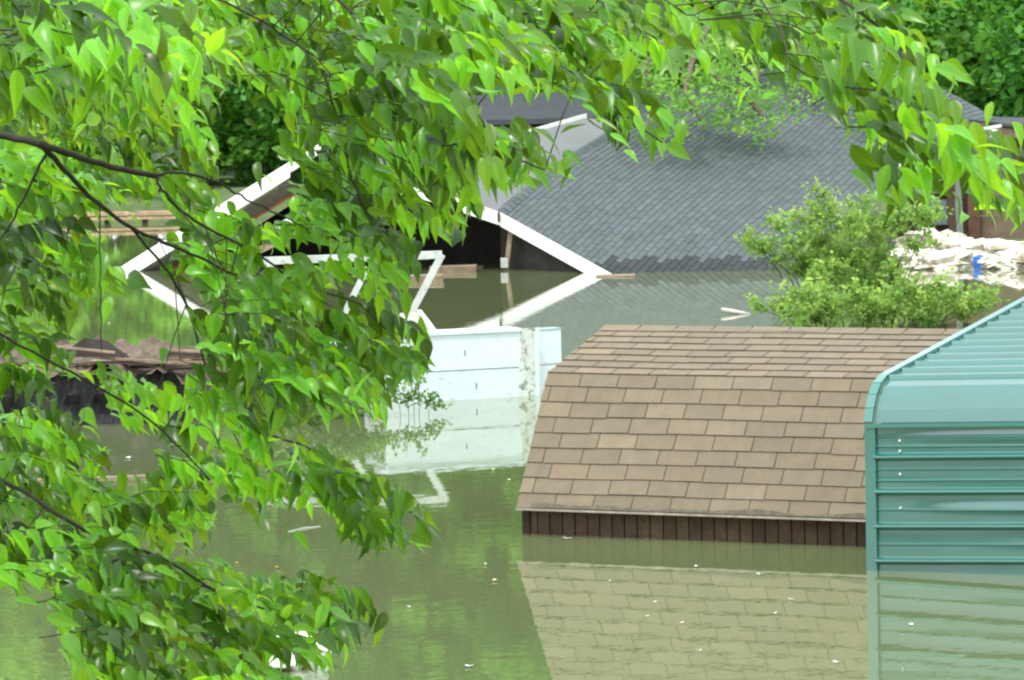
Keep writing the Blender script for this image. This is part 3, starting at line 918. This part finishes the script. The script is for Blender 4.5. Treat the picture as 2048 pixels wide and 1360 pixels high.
def make_tree(name, h, wdt, n, size, tones, seed, low=0.08):
    r = random.Random(seed)
    root = bpy.data.objects.new(name, None); COL.objects.link(root)
    tr = MB(); lean = Vector((r.uniform(-0.06, 0.06), 0, 0))
    pts = [Vector((0, 0, -0.5)) + Vector((lean.x * z * h, 0.05 * noise.noise(Vector((0, 0, z * 3 + seed))) * h, z * h * 0.9)) for z in (0, 0.15, 0.35, 0.6, 0.85)]
    tr.tube(pts, [0.2 * h / 10, 0.16 * h / 10, 0.12 * h / 10, 0.08 * h / 10, 0.03 * h / 10], 8, (1.3, 1.2, 1.1))
    cs = []
    for i in range(64):
        z = low + (0.97 - low) * r.random() ** 0.9
        a = r.uniform(0, 6.283); rad_ = wdt * (0.25 + 0.75 * math.sin(math.pi * min(1, (z + 0.12)) ** 0.8)) * r.uniform(0.15, 1.0) * 0.62
        c = Vector((math.cos(a) * rad_, math.sin(a) * rad_, z * h))
        cs.append((c, r.uniform(0.13, 0.24) * wdt))
        b = pts[min(4, int(z * 4.2))]
        tr.tube([Vector((b.x, b.y, max(0.3, z * h * 0.75))), (b + c) / 2 + Vector((0, 0, 0.1)), c], [0.05, 0.035, 0.012], 5, (1.2, 1.1, 1))
    tr.build('trunk', M_bark, root, smooth=True)
    fo = MB(); crown_mesh(fo, r, cs, n, size, tones); fo.build('crown', M_far, root)
    return root
def copy_tree(o):
    c = o.copy(); COL.objects.link(c)
    for ch in o.children:
        q = ch.copy(); COL.objects.link(q); q.parent = c
    return c
light = [(1.5, 1.5, 1.1), (1.2, 1.25, 0.9), (1.8, 1.7, 1.3), (0.9, 1.0, 0.8)]
mid = [(1.15, 1.25, 1.1), (1.0, 1.1, 1.0), (1.4, 1.4, 1.1), (0.8, 0.95, 0.9)]
dark = [(0.7, 0.95, 1.3), (0.6, 0.85, 1.1), (0.95, 1.1, 1.4), (0.75, 0.9, 1.0)]
protos = [make_tree('broadleaf_tree', 21, 9, 24000, 0.42, light, 1), make_tree('broadleaf_tree', 23, 9, 24000, 0.42, mid, 2),
          make_tree('broadleaf_tree', 20, 9, 24000, 0.38, dark, 3)]
used = [False] * 3
tree_spots = [ # px at depth, depth, proto, rot, scale, label
    (-250, 122, 1, 0.3, 1.0, 'tall mid green tree beyond the left picture edge on the far bank'),
    (120, 118, 0, 1.2, 1.0, 'light green tree on the far bank behind the landing stage'),
    (420, 121, 2, 2.2, 1.05, 'dark green tree on the far bank above the left white gable board'),
    (720, 126, 0, 0.9, 1.05, 'light green tree behind the left end of the dark-roofed house'),
    (1010, 128, 0, 2.9, 1.1, 'light green tree behind the middle of the dark-roofed house'),
    (1290, 124, 1, 4.1, 1.0, 'mid green tree behind the top of the grey roof'),
    (1560, 119, 0, 5.3, 0.95, 'light green tree behind the highest point of the grey roof'),
    (1800, 112, 2, 0.5, 1.0, 'dark green tree behind the right slope of the grey roof'),
    (2010, 108, 2, 3.6, 1.1, 'dark green tree behind the porch at the top right corner'),
    (2330, 116, 1, 1.9, 1.0, 'mid green tree beyond the right picture edge'),
    (280, 136, 1, 0.7, 1.1, 'tall mid green tree in the rear row above the landing stage'),
    (560, 138, 0, 1.7, 1.15, 'tall light green tree in the rear row above the left gable'),
    (865, 139, 0, 3.7, 1.15, 'tall light green tree in the rear row left of the middle'),
    (1150, 140, 2, 5.1, 1.2, 'tall dark tree in the rear row behind the dark-roofed house'),
    (1430, 137, 0, 0.2, 1.15, 'tall light green tree in the rear row above the grey roof'),
    (-20, 137, 0, 2.6, 1.1, 'tall light green tree in the rear row at the left picture edge'),
    (590, 129, 1, 4.9, 1.1, 'mid green tree between the light and dark ones above the left gable'),
    (260, 127, 2, 0.9, 1.0, 'dark green tree above the landing stage between two lighter ones'),
    (-600, 128, 0, 4.4, 1.1, 'light green tree far beyond the left picture edge')]
for (x, d, k, rz, sc, lab) in tree_spots:
    o = protos[k] if not used[k] else copy_tree(protos[k])
    used[k] = True
    p = P(x, 300, d)
    o.location = (p.x, d, ground_z(p.x, d)); o.rotation_euler = (0, 0, rz); o.scale = (sc, sc, sc)
    tag(o, lab, 'tree', 'trees along the far bank')
for (x, y, k, rz, lab) in ((-24, -16, 1, 2, 'unseen mid green tree added far left behind the viewer to darken reflections'), (-9, -22, 0, 3, 'unseen light green tree added behind the viewer to the left to darken reflections'),
                           (6, -21, 1, 4, 'unseen mid green tree added straight behind the viewer to darken reflections'), (19, -17, 2, 5, 'unseen dark green tree added behind the viewer to the right to darken reflections')):
    o = copy_tree(protos[k]); o.location = (x, y, 1.5); o.rotation_euler = (0, 0, rz); o.scale = (0.85, 0.85, 0.75)  # unseen trees added to darken the garage wall's reflection and block low sky light
    tag(o, lab, 'tree', 'unseen trees added behind the viewer to block low sky light')

# undergrowth along the far bank: separate bushes
def make_bush(name, seed, n, wdt, hgt, size, tones, m, stems=6):
    r = random.Random(seed)
    root = bpy.data.objects.new(name, None); COL.objects.link(root)
    cs = []; st = MB()
    for i in range(16):
        a = r.uniform(0, 6.283); q = r.uniform(0.0, 0.42) * wdt
        c = Vector((math.cos(a) * q, math.sin(a) * q * 0.7, hgt * r.uniform(0.12, 0.85) * (1 - 0.9 * (q / wdt) ** 1.5)))
        cs.append((c, r.uniform(0.16, 0.24) * wdt))
        if i < 10: st.tube([Vector((c.x * 0.1, c.y * 0.1, -0.4)), c * 0.6, c * 1.05], [0.03, 0.018, 0.006], 5, (2, 1.8, 1.5))
    st.build('stems', M_bark, root)
    fo = MB(); crown_mesh(fo, r, cs, n, size, tones); fo.build('foliage', m, root)
    return root
bp = [make_bush('riverside_bush', 5, 6000, 5.5, 4.2, 0.24, light, M_far), make_bush('riverside_bush', 6, 6000, 5.5, 4.5, 0.24, mid, M_far),
      make_bush('riverside_bush', 7, 6000, 5.5, 4.8, 0.22, dark, M_far)]
ub = [False] * 3
for (x, d, k, rz, sc, lab) in [
        (-120, 108, 1, 0, 1.0, 'mid green bush at the left picture edge on the far bank'),
        (90, 106, 0, 1, 0.8, 'light green bush left of the landing stage'),
        (265, 107, 0, 2, 0.85, 'light green bush standing behind the landing stage'),
        (400, 110, 1, 3, 1.0, 'mid green bush right of the landing stage'),
        (520, 109, 2, 4, 1.1, 'dark bush above the end of the left white gable board'),
        (690, 114, 2, 1.5, 1.1, 'dark bush left of the dark-roofed house'),
        (820, 118, 1, 2.5, 1.2, 'mid green bush behind the left gable of the dark-roofed house'),
        (1010, 119, 1, 0.4, 1.2, 'mid green bush behind the dark roof ridge'),
        (1190, 118, 0, 5.4, 1.2, 'light green bush behind the right part of the dark roof'),
        (1400, 117, 1, 5.0, 1.3, 'mid green bush behind the slope of the grey roof'),
        (1620, 113, 0, 3.3, 1.2, 'light green bush behind the highest part of the grey roof'),
        (1800, 104, 2, 0.8, 1.2, 'dark bush behind the right slope of the grey roof'),
        (1920, 99, 2, 2.8, 1.1, 'dark bush directly above the porch roof'),
        (2060, 98, 2, 4.8, 1.2, 'dark bush at the right picture edge above the porch'),
        (2230, 99, 1, 5.8, 1.0, 'mid green bush beyond the right picture edge')]:
    o = bp[k] if not ub[k] else copy_tree(bp[k])
    ub[k] = True
    p = P(x, 300, d)
    o.location = (p.x, d, ground_z(p.x, d)); o.rotation_euler = (0, 0, rz); o.scale = (sc, sc, sc)
    tag(o, lab, 'bush', 'bushes along the far bank')

# shrubs standing in the flood, each grown from pixel-scaled clumps at its own distance
def clump_shrub(name, label, cat, base, clumps, n, size, tones, m, seed, spread_y=0.6):
    r = random.Random(seed)
    root = thing(name, label, cat)
    B0 = W(*base); d = B0.y; s = F_PX / d
    st = MB(); fo = MB(); cs = []
    for (x, y, rp) in clumps:
        c = P(x, y, d + r.uniform(-spread_y, spread_y)); cs.append((c, rp / s))
        st.tube([Vector((B0.x + (c.x - B0.x) * 0.45, d, -0.5)), Vector((B0.x + (c.x - B0.x) * 0.72, (c.y + d) / 2, c.z * 0.45)), c], [min(0.012, 0.18 * size) if size > 0.05 else 0.003, 0.12 * size if size > 0.05 else 0.003, 0.05 * size], 5, (2, 1.8, 1.5))
    st.build('stems', M_bark, root)
    tot = sum(c[1] ** 2 for c in cs)
    for (c, rr) in cs:
        for q in range(int(n * rr * rr / tot / 14) + 1):       # short leafy shoots pointing up and out
            o = c + Vector((r.gauss(0, 0.42), r.gauss(0, 0.42), r.gauss(0, 0.36))) * rr
            dv = Vector((r.gauss(0, 0.5) + (o.x - c.x) / rr * 0.5, r.gauss(0, 0.5), 0.5 + r.gauss(0, 0.35))).normalized() * size * 3.2
            k = r.choice(tones); k2 = r.uniform(0.8, 1.2)
            for j in range(14):
                t = j / 14
                p = o + dv * t + Vector((r.gauss(0, 1), r.gauss(0, 1), r.gauss(0, 1))) * size * 0.45
                if p.z < 0.01: continue
                leafquad(fo, p, size * r.uniform(0.7, 1.25), r, tuple(a * k2 * (0.85 + 0.4 * t) for a in k), 0.5)
    fo.build('foliage', m, root)
    origin_to(root, B0)
bt = [(1.0, 1.0, 1.0), (1.2, 1.12, 1.1), (0.8, 0.9, 0.8), (0.62, 0.75, 0.6)]
clump_shrub('flooded_shrub', 'light green shrub standing in the water against the grey roof', 'shrub', (1700, 585),
            [(1650, 430, 30), (1640, 400, 18), (1600, 440, 24), (1555, 455, 20), (1500, 480, 16), (1530, 500, 26), (1580, 500, 36), (1640, 480, 40), (1700, 450, 34),
             (1740, 470, 38), (1790, 450, 32), (1840, 440, 32), (1870, 430, 18), (1690, 520, 48), (1610, 540, 34), (1760, 520, 36), (1820, 495, 20), (1660, 560, 46), (1720, 570, 42), (1780, 560, 34), (1870, 490, 12), (1550, 520, 18), (1725, 415, 18)],
            9500, 0.066, bt, M_bush, 31)
clump_shrub('flooded_shrub', 'low spreading green shrub at the waterline behind the brown roof ridge', 'shrub', (1740, 655),
            [(1520, 618, 16), (1560, 612, 28), (1610, 600, 34), (1660, 610, 40), (1720, 605, 40), (1780, 612, 40), (1840, 608, 36), (1900, 605, 34), (1950, 605, 28), (1990, 600, 16),
             (1640, 635, 36), (1750, 640, 40), (1850, 635, 36), (1590, 636, 24), (1930, 630, 28), (1810, 585, 24), (1870, 575, 16)],
            6500, 0.062, bt, M_bush, 32, 0.5)
clump_shrub('flooded_shrub', 'dark small-leaved sapling poking from the water before the white wreck', 'shrub', (822, 832),
            [(815, 800, 24), (845, 800, 22), (872, 805, 18), (790, 790, 16), (830, 775, 12)], 320, 0.045, [(0.35, 0.45, 0.5), (0.5, 0.6, 0.5)], M_bush, 33, 0.15)
clump_shrub('flooded_shrub', 'dark shrub rising from the water behind the leaves left of the white wreck', 'shrub', (690, 836),
            [(600, 800, 36), (650, 790, 40), (700, 780, 40), (740, 785, 34), (560, 815, 26), (760, 800, 24), (670, 815, 30)], 2600, 0.05, [(0.3, 0.42, 0.45), (0.45, 0.55, 0.5), (0.6, 0.7, 0.6)], M_bush, 34, 0.3)
clump_shrub('flooded_shrub', 'small leafy shrub in the water right of the wreckage raft', 'shrub', (440, 705),
            [(430, 660, 26), (460, 640, 26), (400, 650, 18), (480, 670, 24)], 900, 0.05, [(0.6, 0.7, 0.6), (0.8, 0.85, 0.7)], M_bush, 35, 0.3)

# airy tree behind the grey roof whose limbs hang over it
def airy_tree():
    r = random.Random(77)
    root = thing('airy_tree', 'light green tree with thin drooping limbs hanging over the grey roof', 'tree')
    d = dA + 19
    t0 = P(1492, 300, d); base = Vector((t0.x, d, ground_z(t0.x, d) - 0.3))
    tk = MB(); tk.tube([base, P(1490, 120, d), P(1488, 0, d), P(1450, -250, d), P(1440, -500, d)], [0.3, 0.26, 0.22, 0.15, 0.05], 9, (0.7, 0.55, 0.5)); tk.build('trunk', M_bark, root, smooth=True)
    limbs = [[(1488, -60, 19), (1430, 30, 14), (1390, 100, 10), (1370, 180, 7.5), (1400, 240, 7)],
             [(1480, -100, 19), (1400, 10, 13), (1330, 80, 10), (1290, 130, 8.5), (1300, 190, 8)],
             [(1390, 100, 10), (1450, 170, 9), (1500, 200, 8.5), (1530, 240, 8.2)],
             [(1488, -120, 19), (1600, 0, 15), (1680, 120, 12.5), (1720, 200, 11), (1750, 290, 9.5)],
             [(1600, 0, 15), (1640, 90, 13), (1650, 150, 12)],
             [(1480, -90, 19), (1360, -20, 14), (1270, 30, 12), (1240, 90, 11)],
             [(1430, 30, 14), (1470, 80, 13), (1500, 90, 12.5)]]
    fo = MB()
    for lb in limbs:
        pts = [P(x, y, dA + q - (4.5 if y > 60 else 2.0)) for (x, y, q) in lb]
        m = MB(); n = len(pts)
        m.tube(pts, [0.07 * (1 - i / n) + 0.012 for i in range(n)], 6, (3.2, 3.0, 2.6)); m.build('limb', M_bark, root, smooth=True)
        for i in range(115):
            t = r.uniform(0.2, 1.0) * (n - 1); k = min(int(t), n - 2)
            c = pts[k].lerp(pts[k + 1], t - k) + Vector((r.gauss(0, 0.42), r.gauss(0, 0.35), r.gauss(-0.05, 0.26)))
            kk = r.choice(light)
            for j in range(9):
                leafquad(fo, c + Vector((r.gauss(0, 0.12), r.gauss(0, 0.12), r.gauss(0, 0.06))), 0.10 * r.uniform(0.7, 1.3), r, (kk[0] * 0.5, kk[1] * 0.68, kk[2] * 0.6), 1.0)
    fo.build('foliage', M_bush, root)
    origin_to(root, base)
airy_tree()

# ------------------------------------------------------------------ the near tree
GRID = """
99999999999999999999666688883000
99999999999999999973542377885000
88888863567999997375000164687310
88888762366999941156200000268410
87777761157999975105610000037863
77777771148999566400000000037378
77744452168886641000000000023025
77732466777876330000000000000000
77731366777776200000000000000000
88621136678753000000000000000000
77310138888898100000000000000000
66432478899998300000000000000000
46147778955430000000000000000000
47646635673000000000000000000000
76640647488400000000000000000000
67778838749972000000000000000000
87878861318885000000000000000000
88884750001320000000000000000000
55577657744500000000000000000000
04776767765600000000000000000000
00476767634100000000000000000000
00377777430000000000000000000000
""".strip().split('\n')

XMAX = [(385, 1125), (400, 965), (490, 948), (500, 835), (600, 832), (625, 790), (655, 848), (700, 858), (765, 858), (800, 790), (862, 782), (872, 660), (905, 645),
        (945, 705), (980, 800), (1010, 850), (1060, 878), (1100, 872), (1112, 760), (1122, 560), (1132, 745), (1200, 738), (1250, 772), (1290, 778), (1312, 700), (1400, 690)]
HOLES = [[(205, 590), (375, 600), (398, 690), (428, 735), (330, 722), (250, 738), (190, 735), (110, 705), (105, 690), (195, 655)],
         [(228, 530), (300, 488), (335, 500), (320, 550), (300, 570)],
         [(222, 420), (352, 425), (350, 458), (300, 520), (212, 525)],
         [(430, 425), (440, 368), (578, 318), (592, 360), (600, 400), (500, 440)],
         [(430, 200), (525, 175), (560, 300), (450, 372)],
         [(520, 500), (742, 508), (742, 532), (520, 535)],
         [(842, 500), (905, 495), (1300, 700), (872, 660), (822, 622)],
         [(120, 772), (215, 785), (218, 862), (130, 835)], [(308, 740), (388, 740), (380, 788), (342, 808), (308, 780)],
         [(232, 880), (312, 880), (312, 962), (240, 952)], [(430, 1015), (640, 1015), (720, 1112), (600, 1142), (430, 1115)],
         [(0, 1195), (105, 1185), (145, 1400), (-50, 1400)], [(560, 862), (780, 866), (900, 930), (845, 1012), (760, 955), (650, 905), (560, 900)],
         [(330, 575), (400, 570), (400, 620), (330, 600)], [(850, 515), (1100, 500), (1100, 640), (850, 640)],
         [(940, 205), (1130, 196), (1170, 240), (980, 262)], [(640, 590), (735, 575), (735, 640), (650, 640)]]
def inside(poly, x, y):
    c = False; n = len(poly)
    for i in range(n):
        x1, y1 = poly[i]; x2, y2 = poly[i - 1]
        if (y1 > y) != (y2 > y) and x < (x2 - x1) * (y - y1) / (y2 - y1) + x1: c = not c
    return c
def clear_of_leaves(x, y):
    if y >= 385 and x < 1250:
        for (a, xa), (b, xb) in zip(XMAX, XMAX[1:]):
            if a <= y < b: return x > xa + (xb - xa) * (y - a) / (b - a)
    return False
def in_hole(x, y):
    return any(inside(h, x, y) for h in HOLES)

def depth_at(x, y):
    n = noise.noise(Vector((x / 380, y / 380, 3.3)))
    d = 10.8 + 2.2 * n
    k = max(0, 1 - math.hypot((x - 180) / 260, (y - 110) / 150))
    d -= 3.4 * min(1, k * 1.6)
    k = max(0, 1 - math.hypot((x - 900) / 260, (y - 200) / 220)); d -= 3.0 * k
    k = max(0, 1 - math.hypot((x - 1900) / 330, (y - 260) / 260)); d -= 2.8 * min(1, k * 1.5)
    return d

def leaf(mb, base, axis, nrm, L, c, r):
    axis = axis.normalized()
    side = axis.cross(nrm)
    if side.length < 1e-3: return
    side.normalize(); nn = side.cross(axis).normalized()
    w = L * r.uniform(0.175, 0.25)
    curl = r.uniform(0.15, 0.75); fold = r.uniform(0.15, 0.6)
    st = [(0.0, 0.0), (0.08, 0.48), (0.22, 0.92), (0.40, 1.0), (0.62, 0.70), (0.82, 0.28), (1.0, 0.0)]
    n0 = len(mb.v)
    wavy = r.uniform(0, 6.28)
    for i, (t, k) in enumerate(st):
        ctr = base + axis * (t * L) - nn * (curl * L * t * t)
        if i in (0, len(st) - 1): mb.v.append(tuple(ctr)); continue
        e = nn * (fold * w * k) + nn * 0.05 * w * math.sin(wavy + i * 2.2)
        mb.v += [tuple(ctr + side * w * k + e), tuple(ctr), tuple(ctr - side * w * k + e)]
    def idx(i, j):
        if i == 0: return n0
        if i == len(st) - 1: return n0 + 1 + 3 * (len(st) - 2)
        return n0 + 1 + 3 * (i - 1) + j
    for i in range(len(st) - 1):
        for j in (0, 1):
            q = [idx(i, j), idx(i, j + 1), idx(i + 1, j + 1), idx(i + 1, j)]
            u = []
            for a in q:
                if a not in u: u.append(a)
            k = 0.9 if j else 1.1
            mb.f.append(tuple(u)); mb.c.append((c[0] * k, c[1] * k, c[2] * k))

def near_tree():
    r = random.Random(2024)
    root = thing('elm_tree', 'near tree whose dark branches and bright toothed leaves hang across the left and top', 'tree')
    base = Vector((-3.1, 8.6, ground_z(-3.1, 8.6) - 0.2))
    trunk_pts = [base, base + Vector((0.05, 0.1, 1.2)), base + Vector((0.0, 0.2, 2.4)), base + Vector((0.15, 0.3, 3.8)), base + Vector((0.1, 0.5, 5.5))]
    m = MB(); m.tube(trunk_pts, [0.24, 0.19, 0.17, 0.14, 0.09], 12); m.build('trunk', M_bark, root, smooth=True)
    T = lambda z: Vector((-3.0, 8.9, z))
    br = {
        'a': [(-60, 258, 9.6), (50, 281, 9.6), (110, 298, 9.6), (200, 328, 9.7), (310, 352, 9.8)],
        'b': [(310, 352, 9.8), (350, 344, 9.8), (430, 362, 9.9), (480, 392, 10), (560, 430, 10.1), (640, 470, 10.3)],
        'c': [(310, 352, 9.8), (330, 388, 9.8), (390, 442, 9.9), (500, 500, 10.1), (610, 570, 10.4), (720, 610, 10.6), (800, 690, 10.8)],
        'd': [(85, 292, 9.6), (140, 352, 9.7), (190, 402, 9.8), (262, 455, 9.9), (345, 492, 10.1), (440, 535, 10.3), (620, 640, 10.6), (740, 780, 10.9)],
        'e': [(95, 300, 9.6), (60, 370, 9.8), (20, 450, 10), (-30, 520, 10.2)],
        'f': [(262, 455, 9.9), (340, 550, 10.2), (385, 640, 10.4), (400, 700, 10.5), (450, 830, 10.8), (490, 910, 11)],
        'g': [(-60, 930, 10.6), (50, 985, 10.6), (150, 1050, 10.6), (260, 1090, 10.7), (350, 1130, 10.8), (430, 1180, 10.9), (600, 1240, 11), (740, 1250, 11.1)],
        'h': [(150, 1050, 10.6), (190, 1130, 10.6), (225, 1205, 10.6), (290, 1228, 10.7), (420, 1330, 10.8), (520, 1380, 11)],
        'i': [(330, -60, 9.6), (430, -5, 9.6), (520, 40, 9.7), (640, 120, 9.8)],
        'j': [(1350, -160, 9.5), (1550, -60, 9.2), (1700, 10, 9), (1790, 90, 8.9), (1850, 200, 8.8), (1940, 290, 8.8), (2060, 360, 8.8)],
        'k': [(880, -120, 9.8), (1000, -10, 9.7), (1100, 60, 9.6), (1175, 150, 9.6), (1240, 225, 9.6), (1325, 285, 9.6)],
        'l': [(560, -120, 9.4), (700, 20, 9.3), (830, 130, 9.2), (910, 230, 9.1), (1000, 300, 9.1), (1090, 340, 9.1)],
        'm': [(470, 850, 10.9), (600, 890, 10.8), (700, 940, 10.8), (790, 1000, 10.8), (860, 1060, 10.8)],
        'n': [(199, 400, 9.9), (200, 520, 10.0), (201, 600, 10.0), (203, 700, 10.1)],
        'o': [(-80, 620, 10.4), (40, 690, 10.5), (170, 760, 10.6), (300, 840, 10.8), (420, 960, 11)],
        'p': [(-80, 60, 8.6), (60, 60, 8.4), (160, 70, 8.3), (260, 140, 8.4), (360, 230, 8.8)],
        'q': [(1200, -100, 9.8), (1330, 0, 9.8), (1400, 40, 9.7)],
        'r': [(1480, -60, 9.3), (1560, 60, 9.1), (1580, 140, 9.0)],
        's': [(700, 20, 9.3), (760, 160, 9.3), (800, 280, 9.4), (850, 390, 9.6)],
        't': [(640, 120, 9.8), (680, 260, 10), (720, 400, 10.3), (800, 500, 10.6)],
    }
    rpx = {'a': (15, 11), 'b': (6, 2.5), 'c': (6.5, 3), 'd': (11, 3), 'e': (6, 3), 'f': (5.5, 2.5), 'g': (9, 3), 'h': (4, 2), 'i': (5, 3), 'j': (8, 3), 'k': (6, 3),
           'l': (7, 3), 'm': (4.5, 2.5), 'n': (3, 2), 'o': (6, 3), 'p': (5, 3), 'q': (4, 2), 'r': (5, 2), 's': (4, 2), 't': (4, 2)}
    nodes = []
    for k, pl in br.items():
        raw = [P(x, y, d) for (x, y, d) in pl]
        n = 5 * (len(raw) - 1)
        pts = [interp(raw, i / n) + Vector((noise.noise(Vector((i * 0.7, ord(k), 0))), noise.noise(Vector((i * 0.7, ord(k), 5))), noise.noise(Vector((i * 0.7, ord(k), 9))))) * 0.006 * (0 if i in (0, n) else 1) for i in range(n + 1)]
        a, b = rpx[k]
        rs = [(a + (b - a) * i / n) * 0.5 * pl[0][2] / F_PX * 1.1 for i in range(n + 1)]
        if k in 'agopeijklqr'.replace('e', '') and k not in ('e',):   # limbs reaching back to the trunk
            zt = {'a': 4.2, 'g': 2.6, 'o': 3.2, 'p': 4.3, 'i': 5.2, 'j': 6.2, 'k': 5.9, 'l': 5.6, 'q': 6.0, 'r': 6.1}[k]
            t0 = base + Vector((0.1, 0.3, min(5.4, zt - base.z)))
            s0 = pts[0]
            ext = [t0, t0.lerp(s0, 0.35) + Vector((0, 0, 0.25)), t0.lerp(s0, 0.7) + Vector((0, 0, 0.15))]
            if s0.z < 3.1: ext = [t0, t0.lerp(s0, 0.35) + Vector((0, 0, 0.1)), t0.lerp(s0, 0.7) + Vector((0, 0, 0.05))]
            pts = ext + pts; rs = [rs[0] * 2.6, rs[0] * 1.9, rs[0] * 1.35] + rs
            for p in pts[3:]: nodes.append(p)
        else:
            nodes += pts
        mb = MB(); mb.tube(pts, rs, 7); mb.build('branch', M_bark, root, smooth=True)
    # leafy sprays
    lf = MB(); tw = MB()
    nleaf = 0
    lighter = []
    for gy, row in enumerate(GRID):
        for gx, ch in enumerate(row):
            dens = int(ch)
            if dens == 0: continue
            cnt = dens * 0.39
            cnt = int(cnt) + (1 if r.random() < cnt - int(cnt) else 0)
            if dens >= 9: cnt += 1
            for _ in range(cnt):
                x = gx * 64 + r.uniform(0, 64); y = gy * 64 + r.uniform(0, 64)
                d = depth_at(x, y) + r.uniform(-0.6, 0.6)
                tip = P(x, y, d)
                ang = rad(r.gauss(-24, 20))
                ln = r.uniform(0.15, 0.30)
                dirv = Vector((math.cos(ang), r.uniform(-0.7, 0.5), math.sin(ang))).normalized()
                start = tip - dirv * ln * 0.6
                # thin twig back to the nearest branch when close
                best = min(nodes, key=lambda q: (q - start).length_squared)
                bl = (best - start).length
                mids = []
                end = tip + dirv * ln * 0.4
                if bl < 0.3:
                    mids = [best, best.lerp(start, 0.5) + Vector((0, 0, 0.05 * bl))]
                pts = mids + [start, start.lerp(end, 0.5) + Vector((0, 0, 0.10 * ln)), end - Vector((0, 0, 0.02 * ln))]
                n0 = nleaf; mids_pts = pts
                pts_r = [0.0021 - 0.0013 * i / (len(pts) - 1) for i in range(len(pts))]
                #[0.0021 - 0.0013 * i / (len(pts) - 1) for i in range(len(pts))], 4, (0.8, 1.1, 0.5), cap=False)
                nl = int(ln / 0.019)
                tone = r.choice([0.4, 0.55, 0.75, 1.0, 1.25, 1.5]) * (1 + 0.9 * noise.noise(Vector((x / 120, y / 90, 8.0))))
                droop = r.uniform(0.1, 0.9)
                face = Vector((r.uniform(-0.3, 0.3), -0.55, r.uniform(0.6, 1.3)))
                for j in range(nl):
                    t = (j + 0.4) / nl
                    p = start.lerp(end, t) + Vector((0, 0, 0.10 * ln * math.sin(t * 3.1)))
                    s = 1 if j % 2 else -1
                    lat = dirv.cross(Vector((0, -0.5, 1))).normalized() * s
                    ax = dirv * 0.55 + lat * 0.55 + Vector((r.gauss(0.1, 0.38), -0.2 + r.gauss(0, 0.35), -droop + r.gauss(0, 0.34)))
                    nv = face + Vector((r.gauss(0, 0.6), r.gauss(0, 0.45), r.gauss(0, 0.4)))
                    L = r.uniform(0.054, 0.090) * (1.0 - 0.25 * t)
                    # keep to the tree's real outline
                    cx, cy = pix(p + ax.normalized() * L * 0.5)
                    ex, ey = pix(p + ax.normalized() * L * 0.9 - nv.normalized() * L * 0.3)
                    if clear_of_leaves(cx, cy) or clear_of_leaves(ex - 8, ey): continue
                    if (in_hole(cx, cy) or in_hole(ex, ey)) and r.random() < 0.93: continue
                    gi, gj = int(cy // 64), int(cx // 64)
                    if 0 <= gi < 22 and 0 <= gj < 32:
                        dd = int(GRID[gi][gj])
                        if dd <= 1 and r.random() < (1.0, 0.75)[dd]: continue
                        tx, ty = pix(p + ax.normalized() * L)
                        ti, tj = int(ty // 64), int(tx // 64)
                        if 0 <= ti < 22 and 0 <= tj < 32 and GRID[ti][tj] == '0' and r.random() < 0.6: continue
                        if dd in (2, 3, 4) and r.random() < 0.35: continue
                    young = max(0, t - 0.55) * 1.5
                    k = tone * r.uniform(0.8, 1.2)
                    c = (k * (1 + 1.3 * young), k * (1 + 0.55 * young), k * (1.0 + 0.6 * young))
                    c = tuple(min(v, 1.75) for v in c)
                    leaf(lf, p, ax, nv, L, c, r); nleaf += 1
                if r.random() < 0.6 and nleaf - n0 >= 0.8 * nl and not clear_of_leaves(*pix(end)) and not in_hole(*pix(end)): tw.tube(pts, pts_r, 4, (0.8, 1.1, 0.5), cap=False)
    print('leaves', nleaf)
    tag(tw.build('twigs', M_bark, root, smooth=True), None, kind='stuff')
    lf.build('foliage', M_leaf, root, smooth=True)
    origin_to(root, base)
near_tree()
